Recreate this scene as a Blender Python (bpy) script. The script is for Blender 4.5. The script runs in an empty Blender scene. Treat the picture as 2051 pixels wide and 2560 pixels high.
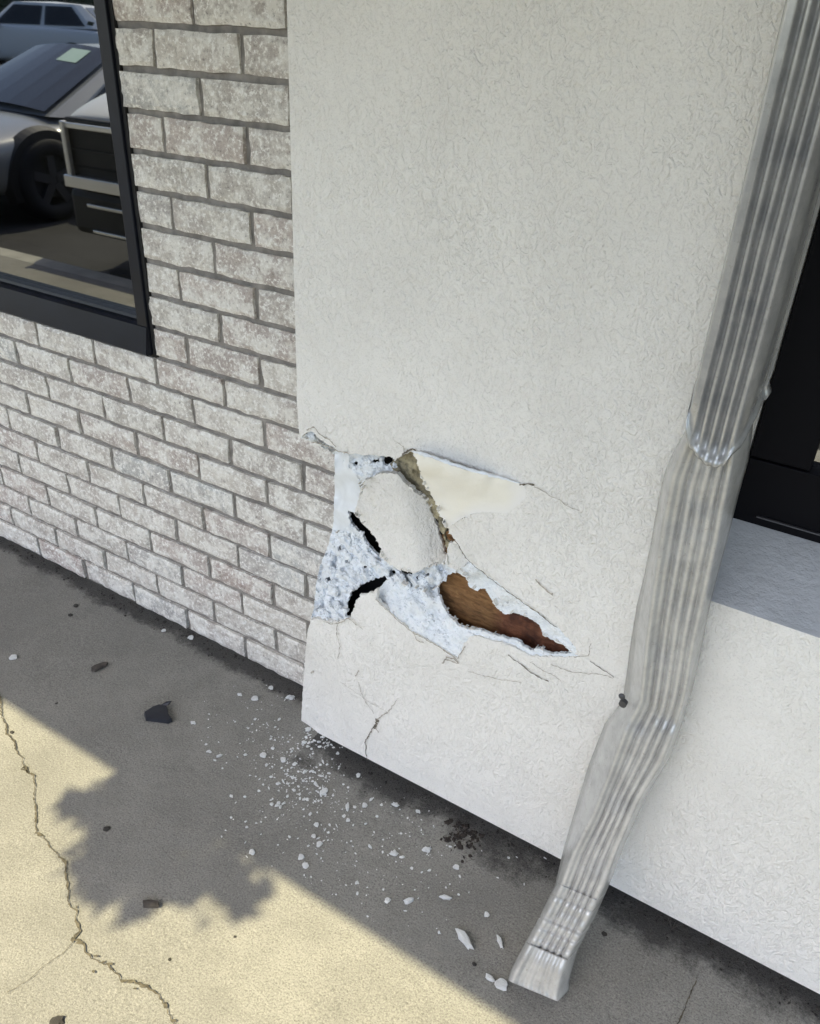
import bpy, bmesh, math, random
import numpy as np
from mathutils import Vector, Matrix, noise

R_ = math.radians
scene = bpy.context.scene
COL = scene.collection

# ------------------------------------------------------------------ camera, world, sun, exposure
CAM = np.array([1.1123377720591883, -1.127596162956494, 1.3669652034489679])
CR = np.array([[0.85059866, 0.5242593, 0.04042415],
               [0.2990455, -0.41909179, -0.85728284],
               [-0.43249707, 0.74129229, -0.51325629]])      # camera right, down, forward in world axes
FPX, CXP, CYP = 2017.4354, 1025.0, 1280.0                    # solved from the brick joints (2051 x 2560 photo)
cd = bpy.data.cameras.new('camera')
cam = bpy.data.objects.new('camera', cd)
COL.objects.link(cam)
M3 = Matrix(((CR[0][0], -CR[1][0], -CR[2][0]), (CR[0][1], -CR[1][1], -CR[2][1]), (CR[0][2], -CR[1][2], -CR[2][2])))
cam.matrix_world = Matrix.Translation(Vector(CAM.tolist())) @ M3.to_4x4()
cd.sensor_fit = 'VERTICAL'
cd.sensor_height = 36.0
cd.sensor_width = 36.0 * 2051 / 2560
cd.lens = FPX / 2560 * 36.0
cd.clip_start = 0.02
cd.clip_end = 500
scene.camera = cam

SUN_EL, SUN_AZ = R_(54), R_(-16)      # azimuth: from straight in front of the wall (-Y) towards +X
sv = Vector((math.cos(SUN_EL) * math.sin(SUN_AZ), -math.cos(SUN_EL) * math.cos(SUN_AZ), math.sin(SUN_EL)))  # towards the sun
world = bpy.data.worlds.new('World')
scene.world = world
world.use_nodes = True
wn = world.node_tree
bg = wn.nodes['Background']
sky = wn.nodes.new('ShaderNodeTexSky')
sky.sky_type = 'NISHITA'
sky.sun_disc = False
sky.sun_elevation = SUN_EL
sky.sun_rotation = math.atan2(sv.x, sv.y)
sky.air_density = 1.2
sky.dust_density = 2.5
sky.ozone_density = 1.0
wn.links.new(sky.outputs[0], bg.inputs[0])
bg.inputs[1].default_value = 0.13
sl = bpy.data.lights.new('sun', 'SUN')
sl.energy = 3.3
sl.angle = R_(0.45)
sl.color = (1.0, 0.90, 0.58)
so = bpy.data.objects.new('sun', sl)
COL.objects.link(so)
so.rotation_euler = sv.to_track_quat('Z', 'Y').to_euler()
so.location = (0, -3, 8)
scene.view_settings.view_transform = 'Standard'
scene.view_settings.look = 'None'
scene.view_settings.exposure = 1.6
scene.view_settings.gamma = 1.0

# ------------------------------------------------------------------ helpers
S17 = 2051 / 1727.0


def back(px, py, axis, val):
    d = CR.T @ np.array([(px - CXP) / FPX, (py - CYP) / FPX, 1.0])
    t = (val - CAM[axis]) / d[axis]
    return CAM + t * d


def wall_pt(px, py, y):            # photo pixel (1727 px wide copy) -> point on the plane y
    return back(px * S17, py * S17, 1, y)


def ground_pt(px, py, z=0.0):
    return back(px * S17, py * S17, 2, z)


def proj_np(X):
    c = (np.asarray(X) - CAM) @ CR.T
    return np.stack([c[..., 0] / c[..., 2] * FPX + CXP, c[..., 1] / c[..., 2] * FPX + CYP], -1)


def mesh_obj(name, verts, faces, mat, parent=None, smooth=False, mats=None, fmat=None):
    me = bpy.data.meshes.new(name)
    me.from_pydata([tuple(map(float, v)) for v in verts], [], [tuple(int(i) for i in f) for f in faces])
    me.update()
    o = bpy.data.objects.new(name, me)
    COL.objects.link(o)
    for m in (mats or [mat]):
        me.materials.append(m)
    if fmat is not None:
        me.polygons.foreach_set('material_index', fmat)
    if smooth:
        me.polygons.foreach_set('use_smooth', [True] * len(me.polygons))
    if parent is not None:
        o.parent = parent
    return o


def bm_obj(name, bm, mat, parent=None, smooth=False):
    me = bpy.data.meshes.new(name)
    bm.normal_update()
    bm.to_mesh(me)
    bm.free()
    o = bpy.data.objects.new(name, me)
    COL.objects.link(o)
    me.materials.append(mat)
    if smooth:
        me.polygons.foreach_set('use_smooth', [True] * len(me.polygons))
    if parent is not None:
        o.parent = parent
    return o


def tag(o, label, cat, group=None, kind=None):
    if label: o['label'] = label
    if cat: o['category'] = cat
    if group: o['group'] = group
    if kind: o['kind'] = kind
    return o


def empty(name, loc=(0, 0, 0)):
    o = bpy.data.objects.new(name, None)
    COL.objects.link(o)
    o.location = loc
    o.empty_display_size = 0.1
    return o


def box(bm, x0, x1, y0, y1, z0, z1, bev=0.0):
    v = [bm.verts.new((x, y, z)) for x in (x0, x1) for y in (y0, y1) for z in (z0, z1)]
    fs = [(0, 1, 3, 2), (4, 6, 7, 5), (0, 4, 5, 1), (2, 3, 7, 6), (0, 2, 6, 4), (1, 5, 7, 3)]
    F = [bm.faces.new([v[i] for i in f]) for f in fs]
    if bev > 0:
        es = list({e for f in F for e in f.edges})
        bmesh.ops.bevel(bm, geom=es, offset=bev, segments=2, affect='EDGES', profile=0.5)


def box_obj(name, b, mat, parent=None, bev=0.002):
    bm = bmesh.new()
    box(bm, *b, bev)
    return bm_obj(name, bm, mat, parent)


def tube(bm, pts, rad, n=8, cap=True):
    rings = []
    pts = [Vector(p) for p in pts]
    for i, p in enumerate(pts):
        t = (pts[min(i + 1, len(pts) - 1)] - pts[max(i - 1, 0)]).normalized()
        a = Vector((0, 0, 1)) if abs(t.z) < .9 else Vector((1, 0, 0))
        u = t.cross(a).normalized()
        w = t.cross(u)
        r = rad[i] if isinstance(rad, (list, tuple)) else rad
        rings.append([bm.verts.new(p + (u * math.cos(k * 2 * math.pi / n) + w * math.sin(k * 2 * math.pi / n)) * r) for k in range(n)])
    for a, b in zip(rings, rings[1:]):
        for k in range(n):
            bm.faces.new((a[k], a[(k + 1) % n], b[(k + 1) % n], b[k]))
    if cap:
        bm.faces.new(rings[0][::-1])
        bm.faces.new(rings[-1])


# ------------------------------------------------------------------ materials
def nmat(name):
    m = bpy.data.materials.new(name)
    m.use_nodes = True
    nt = m.node_tree
    return m, nt, nt.nodes['Principled BSDF']


def N(nt, typ, **kw):
    n = nt.nodes.new(typ)
    for k, v in kw.items():
        if k in n.inputs:
            n.inputs[k].default_value = v
        else:
            setattr(n, k, v)
    return n


def objco(nt):
    return N(nt, 'ShaderNodeTexCoord').outputs['Object']


def tex(nt, co, scale, detail=4, rough=.55, dist=0.0):
    n = N(nt, 'ShaderNodeTexNoise', Scale=scale, Detail=detail, Roughness=rough, Distortion=dist)
    nt.links.new(co, n.inputs['Vector'])
    return n.outputs['Fac']


def ramp(nt, fac, stops):
    r = N(nt, 'ShaderNodeValToRGB')
    els = r.color_ramp.elements
    while len(els) < len(stops): els.new(0.5)
    for e, (p, c) in zip(els, stops):
        e.position = p
        e.color = c if len(c) == 4 else (*c, 1)
    nt.links.new(fac, r.inputs[0])
    return r.outputs[0]


def mixc(nt, fac, a, b, blend='MIX'):
    n = N(nt, 'ShaderNodeMix', data_type='RGBA', blend_type=blend)
    for s, v in ((n.inputs[0], fac), (n.inputs[6], a), (n.inputs[7], b)):
        if hasattr(v, 'is_linked') or hasattr(v, 'links'):
            nt.links.new(v, s)
        else:
            s.default_value = v if not isinstance(v, tuple) or len(v) == 4 else (*v, 1)
    return n.outputs[2]


def bump(nt, b, h, strength, dist, prev=None):
    n = N(nt, 'ShaderNodeBump', Strength=strength, Distance=dist)
    nt.links.new(h, n.inputs['Height'])
    if prev is not None: nt.links.new(prev, n.inputs['Normal'])
    nt.links.new(n.outputs[0], b.inputs['Normal'])
    return n.outputs[0]


def simple(name, col, rough=.5, metal=0.0, bumps=(), var=0.0, vscale=8.0, spec=None):
    m, nt, b = nmat(name)
    b.inputs['Roughness'].default_value = rough
    b.inputs['Metallic'].default_value = metal
    if spec is not None: b.inputs['Specular IOR Level'].default_value = spec
    co = objco(nt)
    if var > 0:
        f = tex(nt, co, vscale, 5)
        lo = tuple(max(0, c * (1 - var)) for c in col)
        hi = tuple(min(1, c * (1 + var)) for c in col)
        nt.links.new(ramp(nt, f, [(.3, lo), (.7, hi)]), b.inputs['Base Color'])
    else:
        b.inputs['Base Color'].default_value = (*col, 1)
    prev = None
    for sc, st, di in bumps:
        prev = bump(nt, b, tex(nt, co, sc, 4), st, di, prev)
    return m


def make_brick():
    m, nt, b = nmat('whitewashed_brick')
    co = objco(nt)
    at = N(nt, 'ShaderNodeAttribute', attribute_name='tint')
    base = at.outputs['Color']
    f1 = tex(nt, co, 26, 6, .7)
    f2 = tex(nt, co, 130, 5, .75)
    f3 = tex(nt, co, 9, 3, .6)
    c = mixc(nt, ramp(nt, f3, [(.40, (0, 0, 0)), (.62, (.6, .6, .6))]), base, (.39, .34, .31))
    c = mixc(nt, ramp(nt, f1, [(.45, (0, 0, 0)), (.58, (.85, .85, .85))]), c, (.76, .735, .675))
    c = mixc(nt, ramp(nt, f2, [(.52, (0, 0, 0)), (.61, (.95, .95, .95))]), c, (.86, .845, .80))
    c = mixc(nt, ramp(nt, f2, [(.31, (.75, .75, .75)), (.43, (0, 0, 0))]), c, (.17, .155, .15))
    nt.links.new(c, b.inputs['Base Color'])
    b.inputs['Roughness'].default_value = .92
    p = bump(nt, b, f2, .55, .004)
    bump(nt, b, f1, .5, .006, p)
    return m


def make_stucco():
    m, nt, b = nmat('white_stucco')
    co = objco(nt)
    mp = N(nt, 'ShaderNodeMapping')
    mp.inputs['Rotation'].default_value = (0, R_(38), 0)
    mp.inputs['Scale'].default_value = (1, 1, .62)
    nt.links.new(co, mp.inputs[0])
    f1 = tex(nt, co, 330, 3, .6)
    f2 = tex(nt, mp.outputs[0], 88, 3, .55, 1.6)
    worm = ramp(nt, f2, [(.40, (0, 0, 0)), (.50, (.75, .75, .75)), (.60, (1, 1, 1))])
    f3 = tex(nt, co, 4, 4, .5)
    f4 = tex(nt, co, 30, 3, .6, .6)
    f5 = tex(nt, co, 1.7, 6, .7, .8)
    c = ramp(nt, f3, [(.35, (.785, .765, .72)), (.65, (.845, .825, .78))])
    c = mixc(nt, ramp(nt, f1, [(.32, (.36, .36, .36)), (.46, (0, 0, 0))]), c, (.54, .52, .49))
    c = mixc(nt, ramp(nt, f2, [(.28, (.16, .16, .16)), (.40, (0, 0, 0))]), c, (.60, .58, .55))
    c = mixc(nt, ramp(nt, f5, [(.58, (0, 0, 0)), (.78, (.38, .38, .38))]), c, (.62, .575, .53))
    nt.links.new(c, b.inputs['Base Color'])
    b.inputs['Roughness'].default_value = .9
    p = bump(nt, b, f1, .5, .003)
    mk = N(nt, 'ShaderNodeMath', operation='MULTIPLY')
    nt.links.new(worm, mk.inputs[0])
    nt.links.new(ramp(nt, tex(nt, co, 3.1, 3, .6), [(.35, (.25, .25, .25)), (.65, (1, 1, 1))]), mk.inputs[1])
    p = bump(nt, b, mk.outputs[0], .54, .0042, p)
    bump(nt, b, f4, .3, .012, p)
    return m


def make_smoothcoat():
    m, nt, b = nmat('bounce_tinted_stucco_coat')
    co = objco(nt)
    at = N(nt, 'ShaderNodeAttribute', attribute_name='fade')
    f1 = tex(nt, co, 330, 3, .6)
    f2 = tex(nt, co, 14, 4, .6)
    ad = N(nt, 'ShaderNodeMath', operation='MULTIPLY')
    nt.links.new(at.outputs['Fac'], ad.inputs[0])
    nt.links.new(ramp(nt, f2, [(.25, (.65, .65, .65)), (.6, (1, 1, 1))]), ad.inputs[1])
    nt.links.new(mixc(nt, ad.outputs[0], (.815, .80, .77), (.845, .815, .715)), b.inputs['Base Color'])  # warm bounce light from the sunlit ground mixed into the colour
    b.inputs['Roughness'].default_value = .88
    p = bump(nt, b, f1, .3, .002)
    bump(nt, b, tex(nt, co, 88, 3), .2, .003, p)
    return m


def make_foam():
    m, nt, b = nmat('crushed_foam')
    co = objco(nt)
    v = N(nt, 'ShaderNodeTexVoronoi', Scale=260)
    nt.links.new(co, v.inputs['Vector'])
    f = tex(nt, co, 45, 5, .7)
    c = ramp(nt, f, [(.30, (.70, .74, .78)), (.5, (.83, .865, .89)), (.7, (.89, .905, .915))])
    c = mixc(nt, ramp(nt, tex(nt, co, 120, 3), [(.28, (.7, .7, .7)), (.38, (0, 0, 0))]), c, (.42, .43, .45))
    nt.links.new(c, b.inputs['Base Color'])
    b.inputs['Roughness'].default_value = .85
    p = bump(nt, b, v.outputs['Distance'], .5, .004)
    bump(nt, b, f, .6, .008, p)
    return m


def make_concrete():
    m, nt, b = nmat('worn_concrete')
    co = objco(nt)
    f1 = tex(nt, co, 2.2, 5, .6)
    f2 = tex(nt, co, 300, 4, .75)
    f3 = tex(nt, co, 60, 4, .6)
    f4 = tex(nt, co, 11, 5, .65)
    c = ramp(nt, f1, [(.3, (.180, .175, .160)), (.5, (.235, .228, .206)), (.7, (.285, .276, .248))])
    c = mixc(nt, ramp(nt, f4, [(.35, (.5, .5, .5)), (.55, (0, 0, 0))]), c, (.175, .169, .152))
    c = mixc(nt, ramp(nt, f2, [(.36, (.8, .8, .8)), (.5, (0, 0, 0))]), c, (.105, .101, .090))
    c = mixc(nt, ramp(nt, f2, [(.55, (0, 0, 0)), (.68, (.6, .6, .6))]), c, (.37, .355, .31))
    c = mixc(nt, ramp(nt, f3, [(.68, (0, 0, 0)), (.76, (.55, .55, .55))]), c, (.125, .115, .09))
    nt.links.new(c, b.inputs['Base Color'])
    b.inputs['Roughness'].default_value = .93
    p = bump(nt, b, f2, .6, .003)
    bump(nt, b, f3, .35, .005, p)
    return m


def make_wood():
    m, nt, b = nmat('exposed_sheathing_wood')
    co = objco(nt)
    mp = N(nt, 'ShaderNodeMapping')
    mp.inputs['Rotation'].default_value = (0, R_(28), 0)
    mp.inputs['Scale'].default_value = (14, 14, 60)
    nt.links.new(co, mp.inputs[0])
    f = tex(nt, mp.outputs[0], 3.2, 6, .7, .8)
    f2 = tex(nt, co, 32, 4)
    sx = N(nt, 'ShaderNodeSeparateXYZ')
    nt.links.new(co, sx.inputs[0])
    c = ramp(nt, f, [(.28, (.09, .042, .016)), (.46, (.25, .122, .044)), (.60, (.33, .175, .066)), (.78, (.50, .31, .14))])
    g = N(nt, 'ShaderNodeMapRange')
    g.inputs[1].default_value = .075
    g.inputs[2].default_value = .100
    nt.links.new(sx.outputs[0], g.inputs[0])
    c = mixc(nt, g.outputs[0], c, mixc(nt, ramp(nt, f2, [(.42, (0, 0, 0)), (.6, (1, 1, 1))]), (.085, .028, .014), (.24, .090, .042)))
    nt.links.new(c, b.inputs['Base Color'])
    b.inputs['Roughness'].default_value = .75
    p = bump(nt, b, f, 1.0, .006)
    bump(nt, b, f2, .7, .006, p)
    return m


def make_spout(name='painted_aluminium', lo=(.38, .385, .39), hi=(.50, .50, .49), metal=.38):
    m, nt, b = nmat(name)
    co = objco(nt)
    f = tex(nt, co, 30, 5, .65)
    c = ramp(nt, f, [(.35, lo), (.6, hi)])
    c = mixc(nt, ramp(nt, tex(nt, co, 140, 4, .7), [(.30, (.6, .6, .6)), (.40, (0, 0, 0))]), c, (.33, .31, .28))
    nt.links.new(c, b.inputs['Base Color'])
    b.inputs['Metallic'].default_value = metal
    b.inputs['Roughness'].default_value = .22
    bump(nt, b, f, .12, .004)
    return m


def make_glass():
    m, nt, b = nmat('tinted_window_glass')
    out = nt.nodes['Material Output']
    nt.nodes.remove(b)
    tr = N(nt, 'ShaderNodeBsdfTransparent', Color=(.16, .17, .18, 1))
    gl = N(nt, 'ShaderNodeBsdfGlossy', Color=(.9, .93, 1.0, 1), Roughness=0.018)
    mx = N(nt, 'ShaderNodeMixShader')
    mx.inputs[0].default_value = .21
    nt.links.new(tr.outputs[0], mx.inputs[1])
    nt.links.new(gl.outputs[0], mx.inputs[2])
    nt.links.new(mx.outputs[0], out.inputs[0])
    return m


def make_film(name='dark_film', col=(.040, .038, .038), lo=.62, hi=1.1, amax=.58):
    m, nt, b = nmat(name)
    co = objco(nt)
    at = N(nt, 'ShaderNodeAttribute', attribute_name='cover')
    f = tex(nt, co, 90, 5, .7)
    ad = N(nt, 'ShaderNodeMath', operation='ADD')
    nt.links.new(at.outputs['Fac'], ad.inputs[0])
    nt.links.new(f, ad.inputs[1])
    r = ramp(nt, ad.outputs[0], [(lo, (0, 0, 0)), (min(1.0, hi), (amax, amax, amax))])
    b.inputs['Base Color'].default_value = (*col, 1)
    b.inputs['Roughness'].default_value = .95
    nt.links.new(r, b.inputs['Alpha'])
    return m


M = {}
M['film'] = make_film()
M['dust'] = make_film('plaster_dust', (.66, .68, .70), .60, 1.0, .34)
M['brick'] = make_brick()
M['mortar'] = simple('dark_mortar', (.23, .213, .193), .95, bumps=((180, .6, .003), (40, .4, .004)), var=.3, vscale=40)
M['stucco'] = make_stucco()
M['foam'] = make_foam()
M['khaki'] = simple('torn_base_coat', (.33, .29, .19), .95, bumps=((120, .9, .006), (40, .7, .008)), var=.55, vscale=70)
M['smoothcoat'] = make_smoothcoat()
M['bead'] = simple('white_corner_bead', (.80, .83, .85), .7, bumps=((90, .3, .003),), var=.06, vscale=30)
M['recess_black'] = simple('recess_shade_black', (.02, .019, .02), .9, var=.4)  # near-black colour puts deep shade into the gaps behind the stucco
M['wood'] = make_wood()
M['crack'] = simple('dirt_in_crack', (.16, .14, .11), 1.0, var=.5, vscale=200)
M['softcrack'] = simple('hairline_crack_dirt', (.42, .385, .33), 1.0, var=.4, vscale=200)
M['groundcrack'] = simple('dirt_in_pavement_crack', (.085, .074, .052), 1.0, var=.6, vscale=120)
M['spout'] = make_spout()
M['spoutwarm'] = make_spout('weathered_aluminium', (.44, .437, .422), (.56, .555, .535), .22)
M['frame'] = simple('dark_bronze_frame', (.006, .008, .015), .4, .0, spec=.3, bumps=((60, .05, .002),), var=.25, vscale=18)
M['blackframe'] = simple('flat_black_frame', (.004, .004, .006), .6, spec=.12)
M['gasket'] = simple('black_gasket', (.012, .012, .013), .8)
M['glass'] = make_glass()
M['concrete'] = make_concrete()
M['asphalt'] = simple('asphalt', (.022, .022, .022), .9, bumps=((260, .6, .004),), var=.35, vscale=3)
M['curb'] = simple('curb_concrete', (.34, .33, .29), .9, bumps=((120, .4, .003),), var=.15)
M['shadesill'] = simple('shade_grey_sill', (.50, .51, .53), .9, bumps=((320, .4, .002), (90, .45, .006)), var=.08, vscale=20)  # stucco sill; its grey puts the shade under the canopy into the colour
M['chip'] = simple('stucco_chip', (.66, .67, .66), .9, bumps=((240, .5, .003),), var=.08, vscale=60)
M['darkplastic'] = simple('broken_black_plastic', (.018, .020, .028), .5, bumps=((60, .2, .002),))
M['twig'] = simple('dark_wood_sliver', (.06, .052, .045), .9, bumps=((120, .5, .003),), var=.4, vscale=60)
M['dirt'] = simple('damp_dirt', (.042, .038, .034), 1.0, bumps=((200, .6, .003),), var=.6, vscale=120)
M['leaf'] = simple('dead_leaf', (.028, .022, .018), .9, var=.5, vscale=50)
M['dark_room'] = simple('dark_interior', (.03, .03, .032), .9)
M['cabinetwood'] = simple('tan_cabinet_wood', (.50, .36, .17), .6, var=.12, vscale=6)
M['soffit'] = simple('painted_soffit', (.30, .29, .27), .85, var=.05)
M['roof'] = simple('roof_metal', (.25, .24, .23), .6)
M['silver'] = simple('silver_car_paint', (.30, .31, .32), .22, .25)
M['pearl'] = simple('pearl_car_paint', (.80, .80, .78), .22, .0)
M['white'] = simple('white_car_paint', (.74, .75, .76), .3)
M['carglass'] = simple('dark_car_glass', (.012, .015, .020), .05)
M['blacktrim'] = simple('black_plastic_trim', (.014, .014, .015), .55)
M['chrome'] = simple('chrome', (.92, .91, .88), .22, .6)
M['tyre'] = simple('tyre_rubber', (.016, .016, .017), .85)
M['rim'] = simple('alloy_rim', (.07, .07, .075), .45, .3)
M['lamp'] = simple('headlight_lens', (.60, .62, .64), .1, .2)
M['sticker'] = simple('pale_green_sticker', (.50, .66, .56), .6)
M['bark'] = simple('tree_bark', (.10, .075, .055), .95, bumps=((40, .8, .02),), var=.4, vscale=14)
M['foliage'] = simple('leaf_green', (.055, .095, .030), .6, var=.45, vscale=3)
M['hedge'] = simple('hedge_green', (.030, .050, .022), .7, var=.5, vscale=3)
M['rubber'] = simple('black_rubber', (.02, .02, .021), .8)

# ------------------------------------------------------------------ setting: pavement, lot
YF = -0.125          # stucco face
LOT = -0.18
def ground_z(x, y):
    if -1.2 < x < 1.7 and -.95 < y:
        return .0018 * noise.noise(Vector((x * 3, y * 3, 1.7))) + .0010 * noise.noise(Vector((x * 14, y * 14, 5.1)))
    return 0.0


def build_pavement():
    rng = random.Random(3)
    xs = np.unique(np.concatenate([np.linspace(-14, -1.2, 14), np.linspace(-1.2, 1.7, 240), np.linspace(1.7, 14, 14)]))
    ys = np.unique(np.concatenate([np.linspace(-2.0, -.95, 10), np.linspace(-.95, .02, 90)]))
    V = []
    for y in ys:
        for x in xs:
            z = 0.0
            if -1.2 < x < 1.7 and -.95 < y:
                z = .0018 * noise.noise(Vector((x * 3, y * 3, 1.7))) + .0010 * noise.noise(Vector((x * 14, y * 14, 5.1)))
            V.append((x, y, z))
    n = len(xs)
    F = [(j * n + i, j * n + i + 1, (j + 1) * n + i + 1, (j + 1) * n + i) for j in range(len(ys) - 1) for i in range(n - 1)]
    return tag(mesh_obj('pavement', V, F, M['concrete'], smooth=True), None, None, kind='structure')


build_pavement()
tag(box_obj('curb', (-14, 14, -2.15, -2.003, LOT - .1, -.004), M['curb'], bev=.012), None, None, kind='structure')
lot = mesh_obj('parking_lot', [(-80, -90, LOT), (80, -90, LOT), (80, -2.1, LOT), (-80, -2.1, LOT)], [(0, 1, 2, 3)], M['asphalt'])
tag(lot, None, None, kind='structure')
gr = mesh_obj('ground', [(-200, -200, LOT - .05), (200, -200, LOT - .05), (200, 200, LOT - .05), (-200, 200, LOT - .05)], [(0, 1, 2, 3)], M['curb'])
tag(gr, None, None, kind='structure')


def ribbon(name, pts, wfn, mat, parent, lift, seed, step=.004, jit=.0012, normal='z'):
    """irregular thin filled crack following pts (3D)"""
    rng = random.Random(seed)
    P = [Vector(map(float, p)) for p in pts]
    Q = []
    for a, b in zip(P, P[1:]):
        k = max(1, int((b - a).length / step))
        for i in range(k): Q.append(a.lerp(b, i / k))
    Q.append(P[-1])
    nrm = Vector((0, 0, 1)) if normal == 'z' else Vector((0, -1, 0))
    V, F = [], []
    off = 0.0
    for i, q in enumerate(Q):
        t = (Q[min(i + 1, len(Q) - 1)] - Q[max(0, i - 1)]).normalized()
        s = t.cross(nrm).normalized()
        off = off * .75 + rng.uniform(-1, 1) * jit
        w = wfn(i / max(1, len(Q) - 1)) * rng.uniform(.45, 1.35)
        c = q + s * off + nrm * lift
        V += [c + s * w * .5 * rng.uniform(.6, 1.4), c - s * w * .5 * rng.uniform(.6, 1.4)]
    for i in range(len(Q) - 1):
        F.append((2 * i, 2 * i + 1, 2 * i + 3, 2 * i + 2))
    return mesh_obj(name, V, F, mat, parent)


def c6(x, y): return (x / 2.159 / S17, (1300 + y / 2.159) / S17)
def c7(x, y): return (x / 2.159 / S17, (1900 + y / 2.159) / S17)
def c5(x, y): return ((1150 + x / 1.917) / S17, (1650 + y / 1.917) / S17)
def c8(x, y): return ((500 + x / 1.919) / S17, (1700 + y / 1.919) / S17)
def c2(x, y): return ((700 + x / 1.919) / S17, (1000 + y / 1.919) / S17)


ck = [c6(-60, 880), c6(0, 950), c6(10, 1050), c6(40, 1160), c6(75, 1210), c6(120, 1290), c6(150, 1370), c7(120, 40), c7(180, 90), c7(185, 200),
      c7(190, 400), c7(220, 415), c7(265, 470), c7(350, 555), c7(365, 660), c7(385, 790), c7(415, 830), c7(420, 930), c7(395, 980), c7(450, 1000), c7(470, 1050),
      c7(500, 1085), c7(590, 1110), c7(620, 1150), c7(660, 1200), c7(720, 1210), c7(780, 1235), c7(830, 1245), c7(880, 1300), c7(910, 1360), c7(940, 1420), c7(990, 1500)]
ckw = ribbon('pavement_crack', [ground_pt(*p) for p in ck], lambda t: .0020 + .0024 * math.sin(t * 23) ** 2, M['groundcrack'], None, .0030, 5, jit=.0022)
tag(ckw, None, None, kind='structure')
for (a, b, c) in [(430, 990, 46), (520, 1065, 36), (595, 1105, 26), (705, 1205, 40), (215, 410, 34), (395, 975, 30), (770, 1232, 36), (140, 45, 26), (355, 555, 22), (900, 1330, 26)]:
    pass
pit = bmesh.new()
prng = random.Random(11)
for (a, b, w, h) in [(430, 992, 44, 20), (520, 1065, 36, 14), (597, 1106, 26, 16), (560, 1095, 18, 14), (705, 1206, 40, 14), (215, 412, 34, 18), (395, 975, 26, 26), (775, 1230, 40, 14), (135, 45, 28, 16),
                     (355, 555, 22, 16), (895, 1330, 24, 36), (505, 1148, 22, 16), (660, 1200, 24, 22), (940, 1412, 40, 16), (415, 800, 10, 22), (730, 1240, 22, 10)]:
    p = Vector(map(float, ground_pt(*c7(a, b))))
    k = 9
    ring = []
    sx = w / 2.159 / 2 * .00062
    for i in range(k):
        an = i * 2 * math.pi / k
        q = ground_pt(*c7(a + math.cos(an) * w / 2 * prng.uniform(.6, 1.2), b + math.sin(an) * h / 2 * prng.uniform(.6, 1.2)))
        ring.append(pit.verts.new((q[0], q[1], .0036)))
    f = pit.faces.new(ring)
o = bm_obj('pavement_crack', pit, M['groundcrack'])
tag(o, None, None, kind='structure')
jt = ribbon('pavement_crack', [ground_pt(*c5(x, y)) for x, y in ((1130, 1540), (1105, 1590), (1080, 1650), (1040, 1744), (1000, 1830))], lambda t: .0022, M['groundcrack'], None, .0032, 9)
tag(jt, None, None, kind='structure')
hc = ribbon('pavement_crack', [ground_pt(*c7(x, y)) for x, y in ((395, 985), (330, 1050), (250, 1110), (150, 1190), (40, 1260))], lambda t: .0009, M['groundcrack'], None, .0026, 14)
tag(hc, None, None, kind='structure')

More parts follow.
